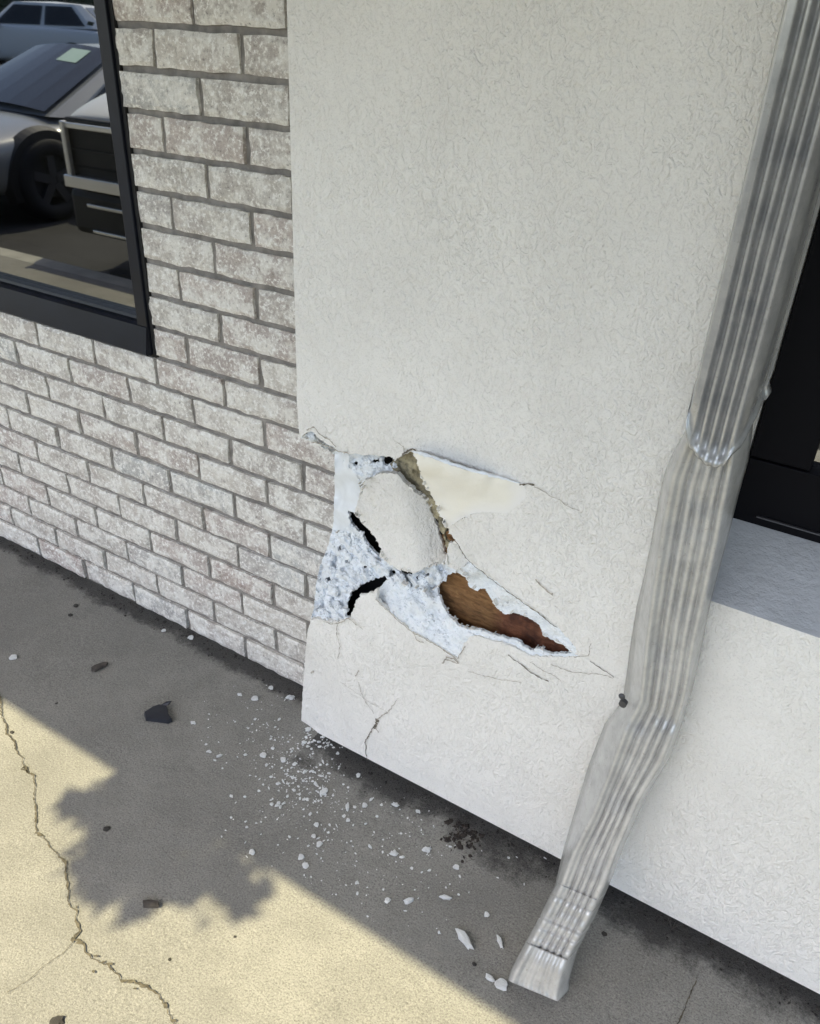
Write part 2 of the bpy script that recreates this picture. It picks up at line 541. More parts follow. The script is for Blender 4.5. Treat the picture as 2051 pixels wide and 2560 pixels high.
# ------------------------------------------------------------------ brick wall (bricks of one wall are its surface pattern)
BX, CZ = .2032 * .97, .0677
WIN_X1, WIN_X0, WIN_Z0, WIN_Z1 = -.193, -2.05, .748, 1.95
TOPZ = 2.25
def build_brick_wall():
    root = empty('brick_wall', (-1.5, 0.05, 0))
    tag(root, 'whitewashed grey brown brick wall in running bond under the dark window', 'wall')
    rng = random.Random(21)
    V, F, T = [], [], []
    ncourse = int(TOPZ / CZ)
    for r in range(ncourse):
        n = 19 - r                                # course between L_n and L_{n+1}
        even = (n % 2 == 1)
        z0, z1 = r * CZ + .0055, (r + 1) * CZ - .0055
        if r == 0: z0 = .002
        us = np.arange(-21, 2) if even else np.arange(-21, 2) - .5
        for u in us:
            x0, x1 = u * BX + .0055, (u + 1) * BX - .0055
            x1 = min(x1, .30)
            if x1 - x0 < .02: continue
            segs = [(x0, x1)]
            if z1 > WIN_Z0 + .004 and z0 < WIN_Z1:
                if x1 > WIN_X1 and x0 < WIN_X1:
                    segs = [(WIN_X1 + .004, x1)]
                elif x0 >= WIN_X1: pass
                elif x1 <= WIN_X0: pass
                elif x0 < WIN_X0 < x1: segs = [(x0, WIN_X0 - .004)]
                else: segs = []
            for (a, b) in segs:
                if b - a < .018: continue
                near = a > -1.4 and z0 < 1.6
                nx = max(2, int((b - a) / (.0085 if near else .06)))
                nz = 7 if near else 2
                seed = rng.uniform(0, 100)
                # colour of this brick
                h = rng.random()
                base = np.array((.56, .525, .47)) * rng.uniform(.86, 1.12)
                if h < .26: base = np.array((.51, .445, .40)) * rng.uniform(.9, 1.05)
                elif h < .36: base = np.array((.50, .495, .47)) * rng.uniform(.85, 1.1)
                elif h < .42: base = np.array((.42, .345, .305)) * rng.uniform(.9, 1.1)
                yo = rng.uniform(-.0022, .0022)
                tl = rng.uniform(-.0015, .0015)
                i0 = len(V)
                for j in range(nz + 1):
                    for i in range(nx + 1):
                        fx, fz = i / nx, j / nz
                        x, z = a + (b - a) * fx, z0 + (z1 - z0) * fz
                        ed = min(fx, 1 - fx) * (b - a)
                        ez = min(fz, 1 - fz) * (z1 - z0)
                        e = min(ed, ez)
                        y = yo + tl * (fx - .5) * 2
                        y += .0028 * noise.noise(Vector((x * 32, z * 32, seed))) + .0014 * noise.noise(Vector((x * 90, z * 90, seed)))
                        if e < 1e-6:
                            w = .0026
                            x += w * noise.noise(Vector((x * 36, z * 36, seed + 3)))
                            z += w * noise.noise(Vector((x * 36, z * 36, seed + 7)))
                            y += .0030
                        V.append((x, y, z))
                for j in range(nz):
                    for i in range(nx):
                        q = i0 + j * (nx + 1) + i
                        F.append((q, q + 1, q + nx + 2, q + nx + 1))
                # sides going back into the mortar
                per = [i0 + i for i in range(nx + 1)] + [i0 + j * (nx + 1) + nx for j in range(1, nz + 1)] + \
                      [i0 + nz * (nx + 1) + i for i in range(nx - 1, -1, -1)] + [i0 + j * (nx + 1) for j in range(nz - 1, 0, -1)]
                b0 = len(V)
                for k in per:
                    v = V[k]
                    V.append((v[0], .03, v[2]))
                m = len(per)
                for k in range(m):
                    F.append((per[k], b0 + k, b0 + (k + 1) % m, per[(k + 1) % m]))
                T += [(*base, 1)] * (len(V) - i0)
    V = [(v[0] + 1.5, v[1] - .05, v[2]) for v in V]
    o = mesh_obj('brick_face', V, F, M['brick'], root, smooth=False)
    at = o.data.color_attributes.new('tint', 'FLOAT_COLOR', 'POINT')
    at.data.foreach_set('color', np.array(T, dtype=np.float32).ravel())
    # mortar bed: a rough sheet 6 mm behind the brick faces, with the window opening left out
    V, F = [], []
    def sheet(x0, x1, z0, z1, st):
        nx, nz = max(1, int((x1 - x0) / st)), max(1, int((z1 - z0) / st))
        i0 = len(V)
        for j in range(nz + 1):
            for i in range(nx + 1):
                x, z = x0 + (x1 - x0) * i / nx, z0 + (z1 - z0) * j / nz
                V.append((x + 1.5, .0085 - .05 + .0012 * noise.noise(Vector((x * 60, z * 60, 0))), z))
        for j in range(nz):
            for i in range(nx):
                q = i0 + j * (nx + 1) + i
                F.append((q, q + 1, q + nx + 2, q + nx + 1))
    sheet(-4.2, -1.2, -.02, WIN_Z0 - .002, .05)
    sheet(-1.2, WIN_X1 + .001, -.02, WIN_Z0 - .002, .008)
    sheet(WIN_X1 + .001, .30, -.02, 1.6, .008)
    sheet(WIN_X1 + .001, .30, 1.6, TOPZ, .05)
    sheet(-4.2, WIN_X0 - .001, WIN_Z0 - .002, TOPZ, .05)
    sheet(WIN_X0 - .001, WIN_X1 + .001, WIN_Z1 + .002, TOPZ, .05)
    mesh_obj('mortar', V, F, M['mortar'], root)
    # the wall's body behind the face
    bm = bmesh.new()
    for b in ((-4.2, .29, .035, .14, -.02, WIN_Z0 - .06), (-4.2, WIN_X0 - .03, .035, .14, WIN_Z0 - .055, TOPZ), (WIN_X1 + .03, .29, .035, .14, WIN_Z0 - .055, TOPZ),
              (WIN_X0 - .028, WIN_X1 + .028, .035, .14, WIN_Z1 + .06, TOPZ)):
        box(bm, b[0] + 1.5, b[1] + 1.5, b[2] - .05, b[3] - .05, b[4], b[5])
    bm_obj('wall_core', bm, M['mortar'], root)


build_brick_wall()

# ------------------------------------------------------------------ window in the brick wall
def build_window():
    root = empty('dark_framed_window', (WIN_X1, .02, WIN_Z0))
    tag(root, 'dark bronze framed window in the brick wall with parked cars reflected in its glass', 'window')
    ox, oy, oz = WIN_X1, .02, WIN_Z0
    gx1, gz0 = -.2265, .822
    bm = bmesh.new()
    def B(x0, x1, y0, y1, z0, z1, bev=.0015):
        box(bm, x0 - ox, x1 - ox, y0 - oy, y1 - oy, z0 - oz, z1 - oz, bev)
    B(gx1, WIN_X1 - .004, -.006, .055, WIN_Z0 + .004, WIN_Z1)            # right stile
    B(WIN_X0, WIN_X0 + .07, -.006, .055, WIN_Z0 + .004, WIN_Z1)
    B(WIN_X0 + .072, gx1 - .002, -.006, .055, WIN_Z1 - .07, WIN_Z1)
    B(-1.20, -1.15, -.004, .053, gz0, WIN_Z1 - .072)                   # mullion
    # glazing stops
    bm_obj('frame', bm, M['frame'], root)
    # bottom rail with a sloping face
    prof = [(.055, gz0), (.016, gz0), (.014, gz0 - .006), (.002, gz0 - .008), (-.004, gz0 - .012), (-.010, WIN_Z0 + .030), (-.014, WIN_Z0 + .006), (-.010, WIN_Z0 + .002), (.055, WIN_Z0 + .002)]
    V, F = [], []
    for x in (WIN_X0 + .001, gx1 + .02, WIN_X1 - .005):
        V += [(x - ox, y - oy, z - oz) for y, z in prof]
    n = len(prof)
    for s in range(2):
        for k in range(n):
            F.append((s * n + k, s * n + (k + 1) % n, (s + 1) * n + (k + 1) % n, (s + 1) * n + k))
    F += [tuple(range(n))[::-1], tuple(range(2 * n, 3 * n))]
    # keep the rail proud of the stile's foot
    o = mesh_obj('sill', V, F, M['frame'], root)
    o.location = (0, -.004, 0)
    g = bmesh.new()
    box(g, WIN_X0 + .06 - ox, gx1 + .01 - ox, .030 - oy, .036 - oy, gz0 - .01 - oz, WIN_Z1 - .06 - oz)
    bm_obj('glass', g, M['glass'], root)
    g = bmesh.new()
    box(g, WIN_X1 - .004 - ox, WIN_X1 + .0045 - ox, .001 - oy, .05 - oy, .0, WIN_Z1 - oz)
    box(g, WIN_X0 - ox, WIN_X1 + .004 - ox, .001 - oy, .05 - oy, -.004, .0015)
    bm_obj('gasket', g, M['gasket'], root)


build_window()

# ------------------------------------------------------------------ stucco wall with the impact damage
def poly_c2(pts): return np.array([back((700 + x / 1.919), (1000 + y / 1.919), 1, YF)[[0, 2]] for x, y in pts])


def jag(poly, seed, amp=.0022, step=.0045, closed=True):
    rng = random.Random(seed)
    out = []
    n = len(poly)
    for i in range(n if closed else n - 1):
        a, b = poly[i], poly[(i + 1) % n]
        L = np.linalg.norm(b - a)
        k = max(1, int(L / step))
        t = (b - a) / max(L, 1e-9)
        nn = np.array([-t[1], t[0]])
        for j in range(k):
            q = a + (b - a) * j / k
            if j: q = q + nn * rng.uniform(-amp, amp) + nn * amp * 1.2 * noise.noise(Vector((q[0] * 90, q[1] * 90, seed)))
            out.append(q)
    return np.array(out)


def inpoly(X, Y, poly):
    ins = np.zeros(X.shape, bool)
    n = len(poly)
    j = n - 1
    for i in range(n):
        xi, yi = poly[i]
        xj, yj = poly[j]
        if yi != yj:
            c = ((yi > Y) != (yj > Y)) & (X < (xj - xi) * (Y - yi) / (yj - yi) + xi)
            ins ^= c
        j = i
    return ins


EDGE = [(70, -1200), (72, -600), (80, 0), (95, 180), (150, 200), (205, 228), (262, 262), (262, 450), (255, 600), (230, 700), (190, 800), (172, 900), (162, 1000), (145, 1060), (130, 1120), (112, 1350), (102, 1530), (98, 1640)]
HOLE = [(755, 900), (775, 865), (800, 840), (850, 825), (890, 850), (910, 900), (940, 915), (985, 905), (1010, 950), (1040, 1000), (1080, 1030), (1120, 1020), (1200, 1050), (1245, 1080),
        (1260, 1130), (1310, 1150), (1360, 1175), (1405, 1215), (1280, 1212), (1240, 1190), (1200, 1200), (1130, 1150), (1040, 1132), (980, 1110), (900, 1100), (850, 1080), (800, 1020), (770, 960)]
GAPS = [[(326, 530), (352, 538), (398, 598), (452, 652), (486, 712), (478, 752), (448, 726), (412, 682), (366, 622), (338, 592)],
        [(308, 1042), (318, 985), (340, 922), (392, 886), (440, 864), (505, 842), (520, 864), (478, 898), (446, 926), (396, 934), (370, 958), (352, 1004), (334, 1046)],
        [(492, 285), (515, 270), (540, 278), (535, 300), (515, 318), (495, 310)],
        [(640, 850), (680, 838), (715, 828), (718, 842), (685, 862), (650, 868)],
        [(788, 640), (805, 612), (812, 640), (845, 672), (830, 684), (800, 676)],
        [(530, 820), (552, 815), (556, 836), (536, 842)],
        [(430, 287), (468, 276), (488, 290), (460, 306), (436, 301)], [(345, 302), (365, 290), (374, 305), (354, 318)], [(560, 815), (600, 822), (640, 836), (630, 848), (580, 834)],
        [(738, 560), (752, 572), (784, 660), (803, 738), (792, 742), (768, 665)], [(215, 860), (236, 846), (244, 868), (226, 880)], [(390, 800), (415, 792), (420, 812), (398, 820)],
        [(272, 700), (290, 695), (296, 722), (278, 726)], [(300, 765), (330, 768), (340, 786), (315, 784)]]
CHUNK = [(400, 392), (440, 372), (480, 350), (560, 352), (600, 400), (640, 440), (690, 472), (728, 545), (760, 620), (780, 680), (797, 740), (790, 780), (745, 792), (700, 802), (640, 832), (560, 812), (490, 760), (478, 715), (448, 655), (400, 600), (358, 545), (385, 440)]
SHARD = [(812, 682), (858, 700), (908, 782), (852, 815), (804, 800), (798, 745)]
BULGE = [(640, 252), (740, 285), (850, 325), (960, 355), (1060, 378), (1160, 402), (1180, 425), (1178, 470), (1100, 542), (930, 545), (850, 585), (800, 618), (770, 560), (745, 500), (725, 455), (695, 415), (665, 330)]
TORN = [(538, 285), (560, 280), (600, 258), (640, 252), (665, 330), (695, 415), (725, 455), (745, 500), (770, 560), (800, 618), (830, 680), (812, 690), (797, 740), (760, 620), (728, 545), (690, 472), (640, 440), (600, 400), (560, 352), (535, 320)]
LIP = [(842, 690), (910, 775), (1000, 845), (1100, 917), (1230, 1017), (1330, 1087), (1400, 1165), (1425, 1215), (1405, 1215)] + HOLE[16:2:-1] + [(800, 840), (804, 800), (852, 815), (908, 782), (858, 700)]
LOWLIP = [(910, 1122), (980, 1110), (1040, 1132), (1130, 1150), (1200, 1200), (1240, 1190), (1280, 1212), (1405, 1215), (1440, 1232), (1330, 1234), (1200, 1228), (1100, 1176), (990, 1146)]
BLOCK = [(500, 866), (560, 880), (640, 900), (700, 930), (755, 900), (770, 960), (800, 1020), (850, 1080), (900, 1100), (980, 1110), (915, 1135), (880, 1180), (852, 1240), (760, 1180), (650, 1120), (560, 1050), (460, 960), (470, 892)]
PATCH = [(95, 180), (150, 150), (200, 195), (280, 242), (330, 262), (430, 262), (500, 270), (545, 278), (560, 352), (480, 350), (440, 372), (400, 392), (385, 440), (372, 380), (330, 320), (262, 262), (205, 228), (150, 200)]
BEAD = [(255, 255), (330, 262), (335, 320), (372, 380), (385, 440), (358, 545), (332, 540), (340, 600), (275, 645), (245, 615)]
RUBBLE = [(200, 560), (275, 645), (345, 595), (425, 675), (455, 720), (470, 742), (490, 760), (560, 812), (640, 832), (700, 802), (745, 792), (790, 780), (804, 800), (800, 840), (775, 865), (755, 900),
          (700, 930), (640, 900), (560, 880), (500, 866), (512, 860), (470, 892), (390, 922), (345, 1000), (330, 1045), (270, 1062), (100, 1050), (100, 800), (200, 700)]

CTRL = [(262, 260, .10), (262, 450, .105), (255, 600, .10), (230, 700, .09), (185, 800, .07), (165, 950, .045), (150, 1050, .010), (360, 280, .05), (350, 450, .06), (350, 560, .056), (400, 650, .05), (450, 740, .04),
        (330, 700, .052), (330, 850, .036), (300, 950, .028), (250, 1050, .008), (330, 1050, .003), (500, 290, .028), (430, 330, .028), (340, 262, .03), (200, 215, .03), (140, 180, .008), (500, 860, .03), (560, 900, .02), (650, 880, .03),
        (700, 840, .035), (780, 820, .042), (740, 900, .036), (560, 1040, .004), (650, 1110, .002), (760, 1170, .0005), (850, 1230, .0), (880, 1150, .003), (820, 1080, .014), (780, 1000, .027), (700, 960, .018), (640, 1000, .008),
        (910, 790, .012), (950, 880, .028), (1100, 1000, .018), (1300, 1120, .009), (1380, 1180, .002), (930, 800, .003), (1100, 925, .003), (1230, 1022, .002), (1330, 1092, .001), (600, 280, .036), (700, 440, .045), (770, 560, .045),
        (800, 640, .03), (1200, 1215, .004), (1000, 1135, .004), (1420, 1220, .001), (560, 780, .03), (850, 840, .03), (470, 800, .035)]
CTRLB = [(640, 252, -.010), (740, 290, -.024), (850, 330, -.024), (960, 358, -.018), (1060, 378, -.007), (1160, 405, -.001), (1180, 440, 0), (1180, 470, 0), (1100, 542, 0.0), (1000, 545, .001), (930, 548, .003), (850, 590, .010), (800, 618, .016), (745, 500, .016), (695, 415, .008), (1200, 500, 0)]


def idw(zx, zy, ctrl, p=3.2, s=18.0):
    num = np.zeros_like(zx)
    den = np.zeros_like(zx)
    for a, b, d in ctrl:
        w = 1.0 / ((zx - a) ** 2 + (zy - b) ** 2 + s * s) ** (p / 2)
        num += w * d
        den += w
    return num / den


def sstep(a, b, x):
    t = np.clip((x - a) / (b - a), 0, 1)
    return t * t * (3 - 2 * t)


def build_stucco():
    root = empty('stucco_wall', (.6, YF, 0))
    tag(root, 'white stucco pilaster and knee wall beside the bricks with a smashed corner', 'wall')
    O = np.array((.6, YF, 0))
    Z0, ZT, XR = .036, .86, .985
    cell = .0024
    ax = np.arange(.19, XR + cell * .5, cell)
    ax[-1] = XR
    bz = np.arange(Z0, ZT + cell * .5, cell)
    bz[-1] = ZT
    A, Bz = np.meshgrid(ax, bz)
    ca, cb = np.meshgrid((ax[1:] + ax[:-1]) / 2, (bz[1:] + bz[:-1]) / 2)
    reg = np.zeros(ca.shape, int)          # 0 finish coat, -1 nothing
    polys = {}
    edge = jag(poly_c2(EDGE), 4, amp=.0007, closed=False)
    # straighten the undamaged top of the corner
    outside = np.vstack([edge, [[.0, edge[-1][1] - .2]], [[.0, 1.6]], [[edge[0][0], 1.6]]])
    order = [(5, RUBBLE, .0026), (4, PATCH, .002), (8, BEAD, .0012), (6, BLOCK, .002), (7, LIP, .0016), (9, LOWLIP, .0016), (3, BULGE, .0008), (2, TORN, .0028), (10, SHARD, .001), (1, CHUNK, .0014), (-1, HOLE, .0022)]
    allp = []
    for rid, P, am in order:
        j = jag(poly_c2(P), 30 + rid, amp=am)
        allp.append(j)
        reg[inpoly(ca, cb, j)] = rid
    for k, P in enumerate(GAPS):
        j = jag(poly_c2(P), 60 + k, amp=.0022)
        allp.append(j)
        reg[inpoly(ca, cb, j)] = -1
    reg[inpoly(ca, cb, outside)] = -2
    allp.append(outside)
    # snap region borders to the outlines
    rp = np.pad(reg, 1, mode='edge')
    q = np.stack([rp[:-1, :-1], rp[1:, :-1], rp[:-1, 1:], rp[1:, 1:]])
    border = (q.max(0) != q.min(0))
    seg_a = np.vstack([p for p in allp])
    seg_b = np.vstack([np.roll(p, -1, axis=0) for p in allp])
    idx = np.argwhere(border)
    for (j, i) in idx:
        if i in (0, len(ax) - 1) or j in (0, len(bz) - 1): continue
        pt = np.array((A[j, i], Bz[j, i]))
        d = seg_b - seg_a
        t = np.clip(((pt - seg_a) * d).sum(1) / np.maximum((d * d).sum(1), 1e-12), 0, 1)
        c = seg_a + d * t[:, None]
        r = ((c - pt) ** 2).sum(1)
        k = r.argmin()
        if r[k] < (cell * .62) ** 2:
            A[j, i], Bz[j, i] = c[k]
    W = np.stack([A, np.full_like(A, YF), Bz], -1)
    px = proj_np(W)
    zx, zy = (px[..., 0] - 700) * 1.919, (px[..., 1] - 1000) * 1.919
    def nz(fr, seed):
        out = np.empty(A.shape)
        for j in range(A.shape[0]):
            for i in range(A.shape[1]):
                out[j, i] = noise.noise(Vector((A[j, i] * fr, Bz[j, i] * fr, seed)))
        return out
    n1, n2, n3 = nz(60, 1.3), nz(150, 7.7), nz(330, 4.4)
    base = idw(zx, zy, CTRL)
    # the pushed in foot of the corner, left of the crack; a little waviness everywhere
    foot = .026 * sstep(330, 90, zx) * sstep(1050, 1350, zy) + .010 * sstep(640, 240, zx) * sstep(1150, 1500, zy)
    main = foot + .0012 * n1 * .4
    main = main + .006 * sstep(60, 0, np.abs(zx - 60 - 0 * zy)) * 0
    Dr = {0: main,
          1: .008 + .042 * sstep(580, 810, zx + .25 * (560 - zy)) + .012 * sstep(520, 380, zx) + .0007 * n1 + .0004 * n2,
          2: base + .004 * n1 + .0045 * n2 + .002 * n3,
          3: idw(zx, zy, CTRLB, 3.0, 30) + .0008 * n1,
          4: base + .007 * n1 + .004 * n2 + .0015 * n3,
          5: base + .014 * n1 + .0050 * n2 + .0016 * n3 + .010 * sstep(.25, .6, n1),
          6: base + .0030 * n1 + .0018 * n2 + .0008 * n3,
          7: base + .0022 * n1 + .0012 * n2 + .0006 * n3,
          8: base + .0016 * n1 + .0008 * n2,
          9: base + .0018 * n2 + .001 * n3,
          10: .006 + .012 * sstep(800, 900, zx) + .001 * n1}
    cave = .013 * np.exp(-((zx - 640) / 420) ** 2 - ((zy - 760) / 330) ** 2)
    Dr[0] = Dr[0] + .014 * np.exp(-((zx - 800) ** 2 + (zy - 650) ** 2) / 70 ** 2)
    for k in Dr:
        Dr[k] = Dr[k] + (cave if k in (0, 1, 3, 10) else .6 * cave)
    names = {0: ('stucco_face', M['stucco']), 1: ('broken_panel', M['stucco']), 2: ('torn_edge', M['khaki']), 3: ('bulged_panel', M['smoothcoat']), 4: ('torn_foam', M['foam']), 5: ('crushed_foam', M['foam']),
             6: ('exposed_foam', M['foam']), 7: ('broken_lip', M['foam']), 8: ('bent_corner_bead', M['bead']), 9: ('jagged_lip', M['foam']), 10: ('stucco_shard', M['stucco'])}
    labs = {1: 'tilted loose stucco panel', 2: 'torn tan base coat edge', 3: 'bulged stucco panel tinted with warm bounce light', 5: 'crushed bluish white foam rubble', 8: 'bent white corner strip', 10: 'small triangular stucco shard'}
    H, Wd = reg.shape
    for rid, (nm, mt) in names.items():
        cells = np.argwhere(reg == rid)
        if len(cells) == 0: continue
        d = Dr[rid]
        t = 1 + d / (YF - CAM[1])
        P = CAM + (W - CAM) * t[..., None]
        vid = -np.ones(A.shape, int)
        V, F = [], []
        ZZ = []
        def vget(j, i):
            if vid[j, i] < 0:
                ZZ.append((zx[j, i], zy[j, i]))
                vid[j, i] = len(V)
                V.append(P[j, i] - O)
            return vid[j, i]
        for j, i in cells:
            F.append((vget(j, i), vget(j, i + 1), vget(j + 1, i + 1), vget(j + 1, i)))
        # skirts along borders
        sk = {}
        def sget(j, i, far):
            key = (j, i, far)
            if key not in sk:
                p = P[j, i].copy()
                if far: p[1] = max(p[1] + .004, .012)
                elif far is None: p[1] += .006
                else:   p[1] = p[1] + (.010 if rid in (0, 3, 10, 1) else .012)
                sk[key] = len(V)
                V.append(p - O)
            return sk[key]
        dupt = {}
        def dget(j, i):
            if (j, i) not in dupt:
                dupt[(j, i)] = len(V)
                V.append(P[j, i] - O)
            return dupt[(j, i)]
        for j, i in cells:
            for dj, di, e in ((0, -1, ((j, i), (j + 1, i))), (0, 1, ((j + 1, i + 1), (j, i + 1))), (-1, 0, ((j, i + 1), (j, i))), (1, 0, ((j + 1, i), (j + 1, i + 1)))):
                jj, ii = j + dj, i + di
                if 0 <= jj < H and 0 <= ii < Wd:
                    o = reg[jj, ii]
                    if o == rid: continue
                elif jj < 0: o = -3
                else: continue
                far = True if o in (-2, -3) else (None if o == -1 else False)
                a, b = e
                F.append((dget(*a), dget(*b), sget(*b, far), sget(*a, far)))
        ob = mesh_obj(nm, V, F, mt, root, smooth=True)
        if rid in labs: ob['label'] = labs[rid]
        if rid == 3:
            fd = np.zeros(len(V), np.float32)
            zz = np.array(ZZ)
            ln = np.interp(zz[:, 0], [640, 745, 800, 850, 930, 1100, 1180], [420, 560, 640, 600, 560, 552, 480])
            fd[:len(zz)] = np.clip((ln - zz[:, 1]) / 80, 0, 1) * np.clip((1190 - zz[:, 0]) / 110, 0, 1)
            at = ob.data.attributes.new('fade', 'FLOAT', 'POINT')
            at.data.foreach_set('value', fd)
    # undamaged parts of the wall around the impact
    def xe(z): return .2800 + (.2890 - .2800) * (z - .804) / (1.393 - .804)
    V, F = [], []
    def slab(pts, y1):
        i0 = len(V)
        n = len(pts)
        for (x, z) in pts: V.append(np.array((x, YF, z)) - O)
        for (x, z) in pts: V.append(np.array((x, y1, z)) - O)
        F.append(tuple(range(i0, i0 + n)))
        F.append(tuple(range(i0 + 2 * n - 1, i0 + n - 1, -1)))
        for k in range(n):
            F.append((i0 + k, i0 + n + k, i0 + n + (k + 1) % n, i0 + (k + 1) % n))
    zt_i = [e for e in edge if abs(e[1] - ZT) < .02]
    xz = float(np.interp(ZT, edge[::-1, 1], edge[::-1, 0]))
    slab([(xz, ZT), (XR, ZT), (XR, TOPZ), (xz + .012, TOPZ)], .02)
    SILLZ = .700
    slab([(XR, Z0), (3.6, Z0), (3.6, SILLZ), (XR, SILLZ)], .10)
    slab([(XR, SILLZ), (1.0, SILLZ), (1.0, TOPZ), (XR, TOPZ)], .10)
    slab([(1.0, 1.95), (3.6, 1.95), (3.6, TOPZ), (1.0, TOPZ)], .10)
    slab([(2.75, SILLZ), (3.6, SILLZ), (3.6, 1.95), (2.75, 1.95)], .10)
    mesh_obj('stucco_panel', V, F, M['stucco'], root)
    # sloped stucco sill under the right window
    V = [np.array(p) - O for p in ((1.0, YF, SILLZ), (2.75, YF, SILLZ), (2.75, .012, .762), (1.0, .012, .762))]
    V2, F2 = [], []
    nx, ny = 60, 10
    for j in range(ny + 1):
        for i in range(nx + 1):
            fx, fy = i / nx, j / ny
            p = V[0] * (1 - fx) * (1 - fy) + V[1] * fx * (1 - fy) + V[2] * fx * fy + V[3] * (1 - fx) * fy
            p = p + np.array((0, 0, .0012 * noise.noise(Vector((fx * 40, fy * 6, 2))))) * (1 if 0 < j < ny else 0)
            V2.append(p)
    for j in range(ny):
        for i in range(nx):
            k = j * (nx + 1) + i
            F2.append((k, k + 1, k + nx + 2, k + nx + 1))
    mesh_obj('sill', V2, F2, M['shadesill'], root, smooth=True)
    # wood sheathing seen through the hole, near-black board behind everything to shade the gaps
    hp = poly_c2(HOLE)
    x0, x1 = hp[:, 0].min() - .03, hp[:, 0].max() + .05
    z0, z1 = hp[:, 1].min() - .05, hp[:, 1].max() + .04
    nx, ny = 90, 70
    V, F = [], []
    for j in range(ny + 1):
        for i in range(nx + 1):
            x, z = x0 + (x1 - x0) * i / nx, z0 + (z1 - z0) * j / ny
            y = YF + .062 - .036 * (i / nx) + .0040 * noise.noise(Vector((x * 40 + z * 18, 0, z * 90))) + .0012 * noise.noise(Vector((x * 170, 0, z * 170)))
            if i > nx * .55: y += .005 * noise.noise(Vector((x * 55, 3, z * 55)))
            V.append(np.array((x, y, z)) - O)
    for j in range(ny):
        for i in range(nx):
            k = j * (nx + 1) + i
            F.append((k, k + 1, k + nx + 2, k + nx + 1))
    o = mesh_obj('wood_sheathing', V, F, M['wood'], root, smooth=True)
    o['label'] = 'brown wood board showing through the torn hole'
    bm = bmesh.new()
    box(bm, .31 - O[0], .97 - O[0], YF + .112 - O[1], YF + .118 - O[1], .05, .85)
    bm_obj('recess_shade_board', bm, M['recess_black'], root)
    # recessed foundation strip under the stucco
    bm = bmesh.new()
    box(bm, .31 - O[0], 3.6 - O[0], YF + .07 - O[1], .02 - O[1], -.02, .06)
    bm_obj('foundation', bm, M['recess_black'], root)
    # cracks in the finish coat
    def crack(pts, w, mat, seed, crop=c2, dd=0.0):
        P3 = []
        for p in pts:
            q = wall_pt(*crop(*p), YF + dd)
            P3.append(np.array(q) - O)
        return ribbon('crack', P3, w if callable(w) else (lambda t: w), mat, root, .0012, seed, step=.003, jit=.0012, normal='y')
    def surf(zx_, zy_, fld):
        k = ((zx - zx_) ** 2 + (zy - zy_) ** 2).argmin()
        jj, ii = divmod(int(k), A.shape[1])
        dd = fld[jj, ii]
        return CAM + (W[jj, ii] - CAM) * (1 + dd / (YF - CAM[1])) - O
    rgc = random.Random(55)
    bmc = bmesh.new()
    zones = [(RUBBLE, 5, 150, .0030, .0105), (PATCH, 4, 34, .002, .006), (BLOCK, 6, 26, .002, .006), (TORN, 2, 0, .002, .004)]
    for P, rid, cnt, r0, r1 in zones:
        pa = np.array(P, float)
        lo_, hi_ = pa.min(0), pa.max(0)
        got = 0
        while got < cnt:
            q = np.array([[rgc.uniform(lo_[0], hi_[0]), rgc.uniform(lo_[1], hi_[1])]])
            if not inpoly(q[:, 0], q[:, 1], pa)[0]: continue
            if any(inpoly(q[:, 0], q[:, 1], np.array(g, float))[0] for g in GAPS): continue
            if q[0, 0] < np.interp(q[0, 1], [e[1] for e in EDGE], [e[0] for e in EDGE]) + 14: continue
            got += 1
            p = surf(q[0, 0], q[0, 1], Dr[rid])
            r = r0 + (r1 - r0) * rgc.random() ** 2.2
            sd = rgc.uniform(0, 50)
            rot = Matrix.Rotation(rgc.uniform(0, 6.28), 3, 'X') @ Matrix.Rotation(rgc.uniform(0, 6.28), 3, 'Z')
            ret = bmesh.ops.create_icosphere(bmc, subdivisions=2, radius=1.0)
            sc = Vector((rgc.uniform(.7, 1.25), rgc.uniform(.6, 1.0), rgc.uniform(.6, 1.1)))
            for v in ret['verts']:
                k = 1 + .55 * noise.noise(v.co * 1.5 + Vector((sd, 0, 0))) + .25 * noise.noise(v.co * 4 + Vector((0, sd, 0)))
                c = v.co * k
                v.co = rot @ Vector((c.x * sc.x, c.y * sc.y, c.z * sc.z)) * r + Vector(p.tolist())
    oc = bm_obj('foam_crumbs', bmc, M['foam'], root)
    oc['kind'] = 'stuff'
    rgl = random.Random(31)
    bm = bmesh.new()
    lp = []
    for (a, b, dd, rr) in ((640, 246, -.010, .0016), (700, 264, -.014, .0034), (760, 286, -.016, .0040), (850, 318, -.016, .0036), (920, 338, -.014, .0034), (1000, 358, -.010, .0028), (1060, 372, -.008, .0022), (1120, 390, -.003, .0014), (1160, 401, -.001, .0008)):
        lp.append((np.array(wall_pt(*c2(a, b), YF + dd)) - O, rr))
    PP, RR = [], []
    for (p, r), (p2, r2) in zip(lp, lp[1:]):
        for k in range(5):
            PP.append(p + (p2 - p) * k / 5 + np.array([rgl.uniform(-1, 1) * .0007 for _ in range(3)])); RR.append((r + (r2 - r) * k / 5) * rgl.uniform(.7, 1.25))
    tube(bm, PP, RR, 7)
    bm_obj('broken_edge', bm, M['bead'], root, True)
